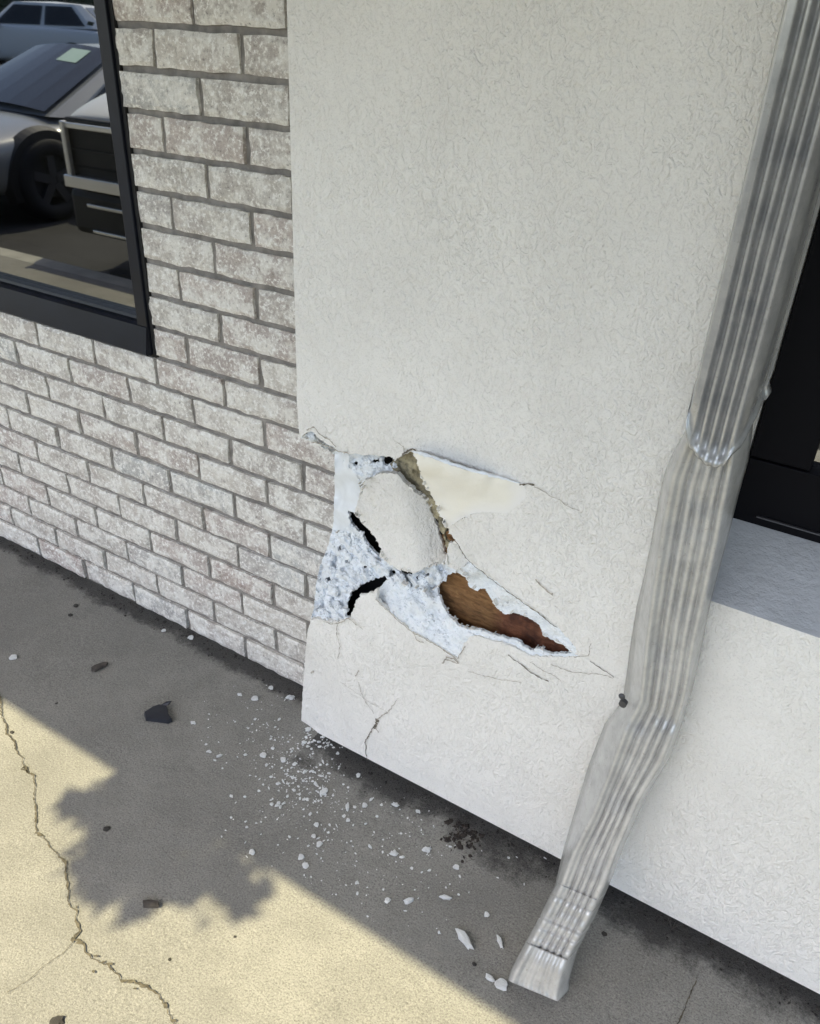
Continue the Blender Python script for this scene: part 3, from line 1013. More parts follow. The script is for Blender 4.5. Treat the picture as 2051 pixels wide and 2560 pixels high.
    # base crack, with the depth of the pushed foot added
    def crackf(pts, w, mat, seed, crop):
        P3 = []
        for p in pts:
            q = wall_pt(*crop(*p), YF)
            pxy = proj_np(q)
            X, Y = (pxy[0] - 700) * 1.919, (pxy[1] - 1000) * 1.919
            f = .026 * sstep(330, 90, X) * sstep(1050, 1350, Y) + .010 * sstep(640, 240, X) * sstep(1150, 1500, Y)
            q = CAM + (q - CAM) * (1 + (f - .0006) / (YF - CAM[1]))
            P3.append(q - O)
        return ribbon('crack', P3, w if callable(w) else (lambda t: w), mat, root, .0012, seed, step=.003, jit=.0012, normal='y')
    crackf([(805, 382), (798, 340), (793, 300), (812, 262), (838, 225)], lambda t: .0022, M['crack'], 1, c8)
    crackf([(832, 228), (848, 205), (852, 186)], lambda t: .0065, M['crack'], 2, c8)
    crackf([(850, 190), (885, 158), (915, 140), (945, 95)], lambda t: .0026 - .0016 * t, M['softcrack'], 3, c8)
    crackf([(838, 225), (858, 250)], lambda t: .003, M['softcrack'], 4, c8)
    crackf([(835, 160), (800, 110), (775, 60), (762, 10)], lambda t: .0012, M['softcrack'], 5, c8)
    crackf([(275, 1070), (272, 1120), (288, 1180), (282, 1240)], .0016, M['softcrack'], 6, c2)
    crackf([(210, 1062), (250, 1075), (290, 1068), (330, 1048), (365, 1075), (400, 1102)], .0022, M['softcrack'], 7, c2)
    crackf([(365, 1325), (385, 1300)], .003, M['softcrack'], 8, c2)
    crackf([(150, 1310), (165, 1300)], .003, M['softcrack'], 24, c2)
    crackf([(290, 1350), (430, 1450), (520, 1500)], .0008, M['softcrack'], 25, c2)
    for k, (P, w, mt) in enumerate([
        ([(130, 145), (165, 128), (200, 165), (240, 185), (270, 225)], .0022, M['softcrack']),
        ([(150, 200), (200, 215), (255, 232), (330, 258)], .0020, M['softcrack']),
        ([(590, 262), (615, 245), (640, 238), (655, 246)], .003, M['crack']),
        ([(1150, 402), (1190, 405), (1222, 412)], .0030, M['crack']),
        ([(1222, 412), (1265, 440), (1310, 462), (1370, 500), (1435, 532)], .0012, M['softcrack']),
        ([(842, 672), (905, 768), (1000, 848), (1100, 920), (1230, 1018), (1332, 1090)], .0016, M['crack']),
        ([(1228, 858), (1255, 890), (1290, 925), (1310, 932)], lambda t: .0022 + .002 * t, M['softcrack']),
        ([(1095, 1222), (1150, 1260), (1215, 1310), (1290, 1350)], .0018, M['crack']),
        ([(1200, 1258), (1280, 1300), (1350, 1345)], .0012, M['softcrack']),
        ([(1300, 1268), (1400, 1300), (1500, 1310), (1600, 1332)], .0012, M['softcrack']),
        ([(1490, 1250), (1550, 1290), (1605, 1325)], .0016, M['crack']),
        ([(905, 1300), (990, 1320), (1080, 1345), (1160, 1352)], .0012, M['softcrack']),
        ([(780, 1262), (800, 1230), (835, 1238), (855, 1262), (820, 1250), (790, 1245)], .0030, M['softcrack']),
        ([(460, 955), (560, 1050), (650, 1122), (760, 1182), (850, 1242)], .0022, M['softcrack']),
        ([(640, 1110), (655, 1150), (690, 1160)], .002, M['softcrack']),
        ([(850, 1240), (870, 1200), (885, 1175)], .0016, M['softcrack']),
        ([(1410, 1230), (1480, 1225), (1495, 1170)], .0014, M['softcrack']),
        ([(560, 200), (590, 225), (600, 255)], .0012, M['softcrack']),
    ]):
        crack(P, w, mt, 100 + k)


build_stucco()

# ------------------------------------------------------------------ window right of the pilaster
def build_right_window():
    root = empty('recessed_window', (1.9, .03, .76))
    tag(root, 'dark recessed window above the sloped stucco sill behind the downspout', 'window')
    o = (1.9, .03, .76)
    bm = bmesh.new()
    def B(x0, x1, y0, y1, z0, z1): box(bm, x0 - o[0], x1 - o[0], y0 - o[1], y1 - o[1], z0 - o[2], z1 - o[2], .0015)
    B(1.003, 2.745, .012, .07, .757, .862)
    B(1.003, 1.083, .014, .07, .864, 1.947)
    B(2.69, 2.745, .014, .07, .864, 1.947)
    B(1.085, 2.688, .014, .07, 1.89, 1.947)
    bm_obj('frame', bm, M['blackframe'], root)
    bm = bmesh.new()
    B2 = lambda *b: box(bm, b[0] - o[0], b[1] - o[0], b[2] - o[1], b[3] - o[1], b[4] - o[2], b[5] - o[2], .001)
    B2(1.035, 2.74, .006, .0115, .776, .7785)
    bm_obj('glazing_bead', bm, M['rim'], root)
    bm = bmesh.new()
    B2(1.07, 2.70, .036, .042, .85, 1.90)
    bm_obj('glass', bm, M['glass'], root)


build_right_window()
bm = bmesh.new()
for b in ((-4.3, 3.7, 2.4, 2.5, -.1, 3.0), (-4.3, 3.7, .15, 2.4, -.12, -.02), (-4.4, -4.3, .15, 2.5, -.1, 3.0), (3.7, 3.8, .15, 2.5, -.1, 3.0)):
    box(bm, *b)
tag(bm_obj('room_interior', bm, M['dark_room']), None, None, kind='structure')

# ------------------------------------------------------------------ canopy over the walk, its front edge throws the shade
CZ0 = 2.08
cy = -.425 - (CZ0 - 0.0) * math.cos(SUN_EL) * math.cos(SUN_AZ) / math.sin(SUN_EL)
can = empty('walkway_canopy', (0, 0, CZ0))
tag(can, 'flat canopy over the walk along the building front', 'canopy')
bm = bmesh.new(); box(bm, -5.5, 5.5, cy + .03, .6, .02, .2); bm_obj('roof', bm, M['roof'], can)
bm = bmesh.new(); box(bm, -5.5, 5.5, cy + .032, YF - .004, 0.0, .017); bm_obj('soffit', bm, M['soffit'], can)
bm = bmesh.new(); box(bm, -5.5, 5.5, cy, cy + .028, 0.0, .24, .003); bm_obj('fascia', bm, M['roof'], can)

# ------------------------------------------------------------------ downspout
def build_downspout():
    root = empty('downspout', (.97, -.17, 0))
    tag(root, 'dented ribbed metal downspout on the stucco pilaster ending at a crimped outlet', 'downspout')
    O = np.array((.97, -.17, 0))

    def front_prof(t, pitch_lo, pitch_hi, n, amp, ex=.9):
        """depth of the ribbed front (positive = into the wall) at t in 0..1"""
        if pitch_lo < t < pitch_hi:
            s = (t - pitch_lo) / (pitch_hi - pitch_lo) * n
            c = .5 - .5 * math.cos(2 * math.pi * s)
            return amp * (c ** ex)
        return 0.0

    # upper length: straight, ribs on the front, seam strip at the back of its right side
    xl, xr, yf, yb = .9455, 1.0055, -.210, YF - .004
    prof = []
    NF = 64
    for k in range(NF + 1):
        t = k / NF
        x = xl + (xr - xl) * t
        r = .0
        if t < .08: r = .006 * (1 - t / .08) ** 2
        if t > .93: r = .007 * ((t - .93) / .07) ** 2
        prof.append((x, yf + r + front_prof(t, .17, .93, 4, .0125, 1.25), t))
    for k in range(1, 9):
        s = k / 8
        prof.append((xr + .003 * math.sin(min(1, s * 3) * math.pi / 2) + .004 * s, yf + .007 + (yb - yf - .022) * s, 1 + s * .6))
    prof += [(xr + .0065, yb - .0135, 1.62), (xr + .005, yb - .012, 1.64), (xr + .0095, yb - .010, 1.68), (xr + .0105, yb, 1.75)]
    prof += [(xl - .001, yb, 2.6), (xl - .001, yf + .012, 2.9)]
    def zbot(t):
        pts = [(0, .988), (.05, .974), (.2, .953), (.4, .941), (.6, .936), (.8, .937), (.93, .945), (1.0, .957), (1.3, .979), (1.6, 1.0), (1.75, 1.01), (2.6, 1.02), (2.9, 1.01)]
        for (a, za), (b, zb) in zip(pts, pts[1:]):
            if a <= t <= b: return za + (zb - za) * (t - a) / (b - a)
        return 1.0
    n = len(prof)
    lv = [0.0, .003, .006, .010, .016, .03, .07, .14, .25, .4, .6, .8, 1.0, 1.9]
    V, F = [], []
    for dz in lv:
        for (x, y, t) in prof:
            z = zbot(t) + dz * (1 if dz < .5 else 1)
            z = min(z, 2.07) if dz < 1.9 else 2.07
            sq = math.exp(-dz / .02)
            # the mouth of the sleeve is pinched and dented
            gd = front_prof(t, .17, .93, 4, .0125, 1.25) if t <= 1 else 0.0
            y = y - gd * .72 * math.exp(-(dz / .022) ** 2)
            lip = .0042 * math.exp(-((dz - .004) / .006) ** 2) - .0020 * math.exp(-((dz - .016) / .005) ** 2)
            y = y - lip * (1 if t < 1.02 else 0)
            x = x + lip * (1 if t > 1.0 else 0) * .8
            yy = y + .004 * math.exp(-dz / .05) * (1 if t < 1 else 0) * (1 - abs(2 * min(t, 1) - 1))
            xx = x + .0015 * noise.noise(Vector((t * 3, dz * 9, 1.0)))
            yy += .0016 * noise.noise(Vector((t * 4, dz * 7, 4.0)))
            V.append(np.array((xx, yy, z)) - O)
    for a in range(len(lv) - 1):
        for k in range(n):
            F.append((a * n + k, a * n + (k + 1) % n, (a + 1) * n + (k + 1) % n, (a + 1) * n + k))
    o = mesh_obj('upper_pipe', V, F, M['spout'], root, smooth=True)
    m = o.modifiers.new('wall', 'SOLIDIFY'); m.thickness = .0012; m.offset = -1

    # lower length: follows the dented outline in the photograph, leaning out from the wall to its outlet
    def yfr(z):
        if z > .52: return -.186
        s = (.52 - z) / .52
        return -.186 - .06 * s - .130 * s * s
    def pt(px, py, dy):
        a, b = -.60, YF + .02
        for _ in range(34):
            m = (a + b) / 2
            q = wall_pt(px, py, m)
            if m - (yfr(q[2]) + dy) > 0: b = m
            else: a = m
        return np.array(wall_pt(px, py, (a + b) / 2))
    Ys = [875, 905, 950, 997, 1060, 1138, 1210, 1278, 1350, 1419, 1462, 1485, 1521, 1565, 1609, 1697, 1785, 1864, 1938, 2013, 2045, 2085]
    Ls = [1452, 1445, 1420, 1399, 1386, 1372, 1357, 1341, 1329, 1320, 1314, 1305, 1276, 1258, 1241, 1214, 1188, 1170, 1133, 1092, 1076, 1062]
    R1 = [1461, 1454, 1432, 1415, 1403, 1390, 1380, 1372, 1364, 1358, 1354, 1342, 1322, 1306, 1291, 1256, 1210, 1180, 1142, 1100, 1082, 1066]
    R2 = [1526, 1524, 1520, 1511, 1502, 1492, 1479, 1467, 1450, 1440, 1434, 1430, 1420, 1402, 1384, 1330, 1292, 1262, 1226, 1184, 1168, 1158]
    Rr = [1588, 1585, 1580, 1573, 1554, 1534, 1514, 1495, 1481, 1467, 1456, 1448, 1438, 1425, 1408, 1356, 1315, 1285, 1254, 1216, 1206, 1196]
    tilt = .42
    def itp(arr, y): return float(np.interp(y, Ys, arr))
    dents = [(.35, 1330, .0065, .22, 45), (.75, 1240, .004, .2, 60), (.2, 1500, .008, .25, 14), (.8, 1470, .006, .3, 18), (.5, 1640, .005, .25, 40), (.15, 1090, .004, .2, 50), (.6, 1020, .003, .3, 30), (.7, 1760, .004, .2, 40)]
    def ring(s, wrk=0.0, flare=0.0, ribs=1.0):
        P = []
        l = itp(Ls, s)
        a = l + .78 * (itp(R1, s) - l)
        yy = lambda x: s + tilt * (x - l)
        b = itp(R2, yy(itp(R2, s))); r = itp(Rr, yy(b)); b = b + .40 * (r - b)
        bk = .024 + .034 * float(sstep(880, 1000, s)) * float(sstep(1900, 1700, s))
        P.append(pt(l, yy(l), bk + flare))
        P.append(pt(l + (a - l) * .45, yy(l), bk * .52 + flare))
        NF = 44
        for k in range(NF + 1):
            t = k / NF
            x = a + (b - a) * t
            d = ribs * (.85 + .35 * noise.noise(Vector((s * .011, t * 2, 3.3)))) * front_prof(t, .20, .97 - .06 * float(sstep(1400, 1560, s)), 4, .0098, .95) + sum(a_ * math.exp(-((t - tt) / wt) ** 2 - ((s - ss) / ws) ** 2) for tt, ss, a_, wt, ws in dents) - .009 * math.exp(-((t - .06) / .075) ** 2) + flare
            if t < .04: d += .003 * (1 - t / .04)
            if t > .95: d += .004 * ((t - .95) / .05) ** 2
            P.append(pt(x, yy(x), d + wrk * (1 + .7 * math.sin(k * 1.9))))
        for k in range(1, 6):
            t = k / 5
            x = b + (r - b) * t
            P.append(pt(x, yy(b) - 1.0 * (x - b), .004 + .05 * t ** 1.3 + flare))
        q = P[-1].copy(); q2 = P[0].copy()
        bk = np.array((q[0] - .008, min(q[1] + .018, YF - .004), q[2] + .01))
        P.append(bk)
        P.append(np.array((q2[0] + .006, min(q2[1] + .045, YF - .004), q2[2] + .012)))
        return P
    def loft(name, stations, lab=None):
        V, F = [], []
        nn = 0
        for st in stations:
            r = ring(*st)
            nn = len(r)
            V += [p - O for p in r]
        for a in range(len(stations) - 1):
            for k in range(nn):
                F.append((a * nn + k, a * nn + (k + 1) % nn, (a + 1) * nn + (k + 1) % nn, (a + 1) * nn + k))
        ob = mesh_obj(name, V, F, M['spoutwarm'], root, smooth=True)
        mm = ob.modifiers.new('wall', 'SOLIDIFY'); mm.thickness = .0012; mm.offset = -1
        if lab: ob['label'] = lab
        return ob
    rng = random.Random(8)
    st = []
    for s in np.arange(876, 1885, 9.0):
        w = .0016 * noise.noise(Vector((s * .02, 0, 0)))
        if 1455 < s < 1500: w += .004 * math.exp(-((s - 1476) / 9) ** 2)
        st.append((float(s), 0.0, w))
    loft('lower_pipe', st, 'dented lower length leaning out from the wall')
    st = []
    for s in np.arange(1858, 1996, 3.0):
        w = 0.0
        for c, a, wd in ((1880, .004, 4), (1893, -.002, 4), (1916, -.0015, 5), (1928, .0045, 3.5), (1936, -.002, 4), (1947, .003, 3), (1956, -.0015, 3), (1966, .003, 3), (1975, -.0015, 3), (1985, .0035, 3.5)):
            w += a * math.exp(-((s - c) / wd) ** 2)
        st.append((float(s), .0013 * noise.noise(Vector((s * .13, 2, 2))), w - .0022))
    loft('crimped_collar', st)
    st = []
    for s in np.arange(1984, 2068, 4.0):
        u = (s - 1984) / 90
        st.append((float(s), .0016 * noise.noise(Vector((s * .1, 5, 2))), -.004 - .005 * math.sin(min(1, u * 3) * 1.57) + .004 * u * u, .38))
    loft('outlet', st)
    # screw head and strap end where the pipe is kinked against the wall
    q = pt(1309, 1466, .012)
    bm = bmesh.new()
    bmesh.ops.create_uvsphere(bm, u_segments=12, v_segments=8, radius=.0052)
    for v in bm.verts: v.co.y *= .6
    bmesh.ops.translate(bm, verts=bm.verts, vec=Vector((q - O).tolist()))
    bm_obj('screw', bm, M['rim'], root, True)
    bm = bmesh.new()
    q2 = pt(1312, 1480, .014)
    bmesh.ops.create_cone(bm, cap_ends=True, segments=14, radius1=.006, radius2=.006, depth=.008, matrix=Matrix.Translation(Vector((q2 - O).tolist())) @ Matrix.Rotation(R_(90), 4, 'X'))
    bm_obj('rivet', bm, M['rim'], root)


build_downspout()

# ------------------------------------------------------------------ debris on the pavement
def chip_mesh(name, seed, sx, sy, sz, mat, sub=2, rough=.35):
    rng = random.Random(seed)
    bm = bmesh.new()
    bmesh.ops.create_icosphere(bm, subdivisions=sub, radius=1.0)
    for v in bm.verts:
        k = 1 + rough * noise.noise(v.co * 1.7 + Vector((seed, 0, 0))) + .18 * noise.noise(v.co * 4 + Vector((0, seed, 0)))
        c = v.co * k
        c.z = max(-.45, min(.6, c.z))
        v.co = Vector((c.x * sx, c.y * sy, (c.z + .45) * sz))
    me = bpy.data.meshes.new(name)
    bm.to_mesh(me); bm.free()
    me.materials.append(mat)
    return me


CH = [chip_mesh('stucco_chip', k, .5, .5 * r, .30, M['chip'], 2, .5) for k, r in enumerate((.8, .6, .9, .38, .3, .7))]
DK = [chip_mesh('dark_debris', 40 + k, .5, .4, .28, M['dirt'], 2, .6) for k in range(2)]
PXM = None


def put(me, name, px, py, size, rot, label, cat, group=None, zs=1.0):
    q = ground_pt(px, py)
    o = bpy.data.objects.new(name, me)
    COL.objects.link(o)
    o.location = (q[0], q[1], ground_z(q[0], q[1]) + .0004)
    o.rotation_euler = (0, 0, rot)
    o.scale = (size, size, size * zs)
    return tag(o, label, cat, group)


def mpp(px, py):   # metres per crop pixel near this spot (1727-wide copy)
    a, b = ground_pt(px, py), ground_pt(px + 10, py)
    return np.linalg.norm(a - b) / 10


rng = random.Random(77)
G = 'stucco chips scattered on the shaded pavement'
LC = 'small white stucco chip scattered on the shaded pavement below the broken wall'
chips8 = [(400, 385, 26), (455, 405, 22), (320, 410, 16), (560, 510, 20), (375, 500, 20), (370, 605, 20), (790, 605, 26), (710, 675, 20), (795, 690, 16), (430, 755, 15), (220, 683, 14), (225, 710, 12), (218, 783, 14),
          (225, 850, 12), (520, 798, 13), (485, 855, 30), (930, 835, 34), (970, 852, 26), (985, 1110, 15), (752, 973, 18), (755, 1025, 16), (1230, 900, 28), (1555, 980, 12), (1655, 855, 14), (1480, 853, 12), (1520, 850, 10), (1015, 905, 14),
          (1375, 1130, 26), (172, 590, 12), (72, 388, 12), (48, 347, 16), (440, 345, 18), (470, 330, 14), (350, 330, 18), (500, 300, 20), (520, 240, 26), (570, 300, 20), (590, 395, 24), (540, 440, 18), (450, 530, 18), (500, 575, 18),
          (420, 560, 16), (345, 600, 18), (330, 520, 16), (620, 450, 18), (660, 355, 16), (820, 575, 18), (690, 655, 18), (270, 690, 10), (240, 460, 12), (180, 370, 9), (108, 425, 10), (265, 190, 14), (380, 190, 16), (30, 310, 12), (700, 985, 9),
          (1100, 915, 15), (815, 800, 24), (400, 830, 10), (655, 700, 16), (600, 720, 16), (1240, 1030, 12), (1290, 1020, 10), (880, 1005, 10), (1045, 632, 22), (1200, 800, 16), (870, 600, 14), (850, 655, 14), (495, 485, 14), (455, 470, 12)]
for (x, y, s) in chips8:
    p = c8(x, y)
    put(CH[rng.randrange(6)], 'stucco_chip', *p, s / 1.919 / S17 * mpp(*p) * 1.15, rng.uniform(0, 6.28), LC, 'debris', G)
for k in range(46):
    x, y = rng.gauss(640, 260), rng.gauss(600, 210)
    if y < 330 + .47 * (x - 640) + 60 or y > 930 + .5 * (x - 450) or y < 170: continue
    p = c8(x, y)
    if ground_pt(*p)[1] > YF - .012: continue
    put(CH[rng.randrange(6)], 'stucco_chip', *p, rng.choice((12, 14, 16, 20, 26, 34)) / 1.919 / S17 * mpp(*p), rng.uniform(0, 6.28), LC, 'debris', G)
chips6 = [(885, 598, 22), (1125, 1250, 20), (1160, 1298, 14), (1340, 1125, 10), (1270, 1090, 10)]
for (x, y, s) in chips6:
    p = c6(x, y)
    put(CH[rng.randrange(3)], 'stucco_chip', *p, s / 2.159 / S17 * mpp(*p) * 1.15, rng.uniform(0, 6.28), LC, 'debris', G)
named = [
    (c8(305, 365), 34, 0, .5, 'bright white stucco chip, biggest of the dense cluster by the wall corner'),
    (c8(590, 545), 32, 2, .2, 'pale stucco flake at the lower right of the dense grit cluster'),
    (c8(707, 612), 44, 3, -.9, 'slanted white stucco sliver just right of the grit cluster'),
    (c8(545, 752), 22, 2, 0, 'round white chip lying alone below the grit cluster'),
    (c8(1087, 817), 38, 5, .5, 'bright white stucco lump lying near the dark leaf litter'),
    (c8(900, 1060), 28, 2, 1.2, 'rounded white stucco crumb left of the upright sliver near the shadow edge'),
    (c8(1000, 1065), 54, 3, 1.0, 'upright narrow white stucco sliver near the shadow edge'),
    (c8(1177, 1048), 52, 4, .35, 'level thin white stucco sliver halfway between wall and shadow edge'),
    (c8(1265, 1250), 108, 4, -.42, 'longest white stucco strip on the pavement left of the downspout outlet'),
    (c8(1437, 1260), 60, 4, -.75, 'short white stucco strip right beside the downspout outlet'),
    (c8(1388, 1435), 52, 3, .0, 'flat oval white flake just left of the downspout outlet'),
    (c8(1447, 1468), 62, 0, .4, 'jagged white stucco crumb touching the corner of the downspout outlet'),
    (c8(150, 560), 20, 1, 0, 'white chip lying left of the grit cluster near the leafy shadow'),
    (c8(340, 40), 24, 2, 0, 'white chip against the brick base nearest the stucco corner'),
    (c8(190, 73), 24, 1, .3, 'flat white chip, leftmost of three below the last brick'),
    (c8(265, 92), 34, 0, .9, 'plump white chip, middle of three below the last brick'),
    (c8(433, 88), 36, 5, .5, 'white chip tucked against the stucco corner on the pavement'),
    (c6(1030, 640), 28, 2, 0, 'bright white chip lying under the second brick of the bottom course'),
    (c6(1042, 1098), 26, 1, .3, 'white chip lying right of the black plastic piece'),
    (c6(75, 745), 38, 0, 1.1, 'pale grey lump on the shaded pavement at the far left'),
]
for (p, s, k, r, lab) in named:
    sc = 1.919 if s else 1
    put(CH[k], 'stucco_chip', *p, s / 2.0 / S17 * mpp(*p) * 1.1, r, lab, 'debris', G)
dark = [(c7(575, 375), 30, 'small black stone at the edge of the leafy shadow', 0), (c6(380, 515), 20, 'tiny black pebble on the shaded pavement below the bricks', 1), (c6(410, 465), 24, 'dark smudged crumb above the tiny black pebble', 0),
        (c8(1315, 1365), 20, 'black pebble between the white strips and the outlet', 0), (c7(1268, 955), 13, 'tiny brown pebble on the sunlit pavement right of centre', 1), (c7(915, 1075), 15, 'tiny brown pebble on the sunlit pavement below the dark bar', 0),
        (c6(65, 1148), 18, 'dark crumb beside the upper end of the pavement crack', 1), (c7(310, 1418), 60, 'dark lump at the bottom edge of the sunlit pavement', 0), (c6(305, 990), 13, 'dark speck near the sunlit edge left of the black plastic', 1),
        (c5(690, 1315), 24, 'dark crumb on the shaded pavement right of the collar', 0)]
for p, s, lab, k in dark:
    put(DK[k], 'dark_pebble', *p, s / 2.0 / S17 * mpp(*p) * 1.2, rng.uniform(0, 6), lab, 'pebble', None, .8)

# broken black plastic piece: a folded shard with a raised fin
def flat_shard(name, outline, crop, thick, mat, label, cat, ridge=None, rz=.0):
    bm = bmesh.new()
    P = [ground_pt(*crop(*p)) for p in outline]
    c = np.mean(P, axis=0)
    lo = [bm.verts.new((p[0] - c[0], p[1] - c[1], .0)) for p in P]
    hi = [bm.verts.new(((p[0] - c[0]) * .93, (p[1] - c[1]) * .93, thick * (1 + rz * noise.noise(Vector((i, .3, 0)))))) for i, p in enumerate(P)]
    n = len(P)
    for k in range(n): bm.faces.new((lo[k], lo[(k + 1) % n], hi[(k + 1) % n], hi[k]))
    top = bm.verts.new((0, 0, thick * 1.25))
    for k in range(n): bm.faces.new((hi[k], hi[(k + 1) % n], top))
    bm.faces.new(lo[::-1])
    bmesh.ops.recalc_face_normals(bm, faces=bm.faces)
    o = bm_obj(name, bm, mat)
    o.location = (c[0], c[1], .002)
    return tag(o, label, cat)


pp = flat_shard('plastic_shard', [(778, 1055), (830, 1022), (862, 1012), (905, 1020), (912, 1062), (932, 1092), (910, 1103), (850, 1096), (788, 1088)], c6, .010, M['darkplastic'], 'black broken plastic piece with a raised fin on the shaded pavement', 'debris')
fin = bmesh.new()
Pf = [ground_pt(*c6(*p)) - np.array(pp.location) for p in ((862, 1022), (905, 1022), (908, 985), (884, 984))]
vb = [fin.verts.new((p[0], p[1], .009)) for p in Pf[:2]]
vt = [fin.verts.new((Pf[1][0] + .002, Pf[1][1] + .010, .016)), fin.verts.new((Pf[0][0] + .008, Pf[0][1] + .010, .016))]
vb2 = [fin.verts.new((v.co.x + .001, v.co.y + .004, v.co.z)) for v in vb]
vt2 = [fin.verts.new((v.co.x + .001, v.co.y + .004, v.co.z)) for v in vt]
for f in ((vb[0], vb[1], vt[0], vt[1]), (vb2[1], vb2[0], vt2[1], vt2[0]), (vb[0], vt[1], vt2[1], vb2[0]), (vb[1], vb2[1], vt2[0], vt[0]), (vt[0], vt2[0], vt2[1], vt[1]), (vb[0], vb2[0], vb2[1], vb[1])):
    fin.faces.new(f)
bm_obj('fin', fin, M['darkplastic'], pp)
flat_shard('wood_sliver', [(492, 808), (510, 795), (560, 778), (585, 776), (578, 792), (545, 808), (515, 824), (495, 822)], c6, .006, M['twig'], 'dark grey wood sliver lying on the shaded pavement under the bricks', 'debris', rz=.3)
flat_shard('metal_scrap', [(770, 772), (800, 768), (858, 774), (862, 800), (825, 804), (776, 802)], c7, .007, M['twig'], 'small dark bar lying on the sunlit pavement under the leafy shadow', 'debris')


# fine white grit nobody could count
def scatter(name, mat, n, fn, smin, smax, seed, flat=.5, kind='stuff'):
    rg = random.Random(seed)
    V, F = [], []
    while n > 0:
        q = fn(rg)
        if q is None: continue
        n -= 1
        q = (q[0], q[1], ground_z(q[0], q[1]) + .0003)
        s = rg.uniform(smin, smax) * (rg.random() ** 1.5 + .35)
        a = rg.uniform(0, 6.28)
        el = rg.uniform(.4, 1.0)
        i0 = len(V)
        k = 5
        for lv, zz, sc in ((0, 0, 1.0), (1, flat * s, .7)):
            for i in range(k):
                t = i * 2 * math.pi / k
                r = s * sc * rg.uniform(.6, 1.2)
                lx, ly = math.cos(t) * r, math.sin(t) * r * el
                V.append((q[0] + lx * math.cos(a) - ly * math.sin(a), q[1] + lx * math.sin(a) + ly * math.cos(a), q[2] + zz * rg.uniform(.6, 1.2)))
        F.append(tuple(range(i0 + k, i0 + 2 * k)))
        for i in range(k): F.append((i0 + i, i0 + (i + 1) % k, i0 + k + (i + 1) % k, i0 + k + i))
    o = mesh_obj(name, V, F, mat)
    return tag(o, None, None, kind=kind)


def grit(rg):
    x, y = rg.gauss(500, 130), rg.gauss(430, 150)
    y += (x - 500) * .45
    # stay off the wall
    if y < 120: return None
    q = ground_pt(*c8(x, y), .0015)
    if q[1] > YF - .012: return None
    return q


def grit2(rg):
    x, y = rg.gauss(850, 330), rg.gauss(800, 200)
    if y < 400 + .47 * (x - 800) or y > 1500 or y > 950 + .55 * (x - 450): return None
    q = ground_pt(*c8(x, y), .0015)
    return q if q[1] < YF - .015 else None


def grit3(rg):
    x, y = rg.uniform(0, 480), rg.uniform(20, 420)
    q = ground_pt(*c8(x, y), .0015)
    return q if q[1] < -.02 and q[0] < .27 or q[1] < YF - .02 else None


tag(scatter('white_grit', M['chip'], 460, grit, .0007, .0036, 5), 'fine white stucco grit spilled on the pavement below the smashed corner', None)
tag(scatter('white_grit', M['chip'], 190, grit2, .0010, .0030, 6), 'sparse white grit strewn over the shaded pavement', None)
tag(scatter('white_grit', M['chip'], 90, grit3, .0008, .0022, 16), 'sparse white specks below the bottom bricks', None)


def dirt_brick(rg):
    x = rg.uniform(-1.0, .26)
    return (x, -.004 - abs(rg.gauss(0, .018)), .0012)


def dirt_stucco(rg):
    x = rg.uniform(.38, 1.5)
    return (x, YF + .02 - abs(rg.gauss(0, .020)), .0012)


def litter(rg):
    q = ground_pt(*c8(rg.gauss(1275, 48), rg.gauss(735, 40)), .0015)
    return q if q[1] < YF - .008 else None


tag(scatter('wall_base_dirt_and_film', M['dirt'], 420, dirt_brick, .0010, .0050, 8, .5), 'dark dirt crumbs along the foot of the brick wall', None)
tag(scatter('wall_base_dirt_and_film', M['dirt'], 700, dirt_stucco, .0010, .0040, 9, .5), 'dark dirt crumbs along the foot of the stucco wall', None)
tag(scatter('leaf_litter', M['leaf'], 130, litter, .003, .008, 10, .35), 'dark dead leaf scraps heaped by the stucco wall', None)
def rub(rg):
    q = ground_pt(*c8(rg.uniform(485, 700), rg.uniform(150, 330)), .0015)
    return q if YF - .05 < q[1] < YF + .045 and q[0] > .26 else None
tag(scatter('white_grit', M['chip'], 110, rub, .0015, .0045, 12), 'white stucco crumbs packed under the broken wall corner', None)

# dry weed by the right wall foot
def film(name, x0, x1, yfun0, yfun1, seed, label):  # dark see-through strip, densest at the wall foot, thinning raggedly outwards
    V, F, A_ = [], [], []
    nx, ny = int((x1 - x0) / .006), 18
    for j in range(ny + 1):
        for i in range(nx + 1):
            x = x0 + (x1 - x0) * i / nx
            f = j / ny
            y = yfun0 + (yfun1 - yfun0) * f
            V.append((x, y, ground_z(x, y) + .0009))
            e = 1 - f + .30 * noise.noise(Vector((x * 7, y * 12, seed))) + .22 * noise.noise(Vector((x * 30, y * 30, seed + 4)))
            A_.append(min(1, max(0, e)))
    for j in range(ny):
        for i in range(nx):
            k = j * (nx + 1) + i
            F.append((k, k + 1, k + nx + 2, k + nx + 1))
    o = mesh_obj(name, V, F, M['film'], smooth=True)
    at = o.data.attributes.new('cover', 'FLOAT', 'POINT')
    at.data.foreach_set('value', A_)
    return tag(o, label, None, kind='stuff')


film('wall_base_dirt_and_film', .30, 2.2, YF + .06, YF - .075, 3.0, 'dark film along the foot of the stucco wall')
film('wall_base_dirt_and_film', -1.6, .30, .004, -.065, 8.0, 'dark film along the foot of the bricks')

w = empty('dry_weed', tuple(ground_pt(*c5(1015, 1290))))
tag(w, 'tiny dry weed growing at the wall foot right of the downspout', 'plant')
bm = bmesh.new()
for k in range(5):
    a = k * 1.3
    tube(bm, [(0, 0, 0), (.008 * math.cos(a), .006 * math.sin(a), .018), (.018 * math.cos(a), .012 * math.sin(a), .026 + .004 * k)], [.0009, .0007, .0003], 5)
bm_obj('stem', bm, M['twig'], w)

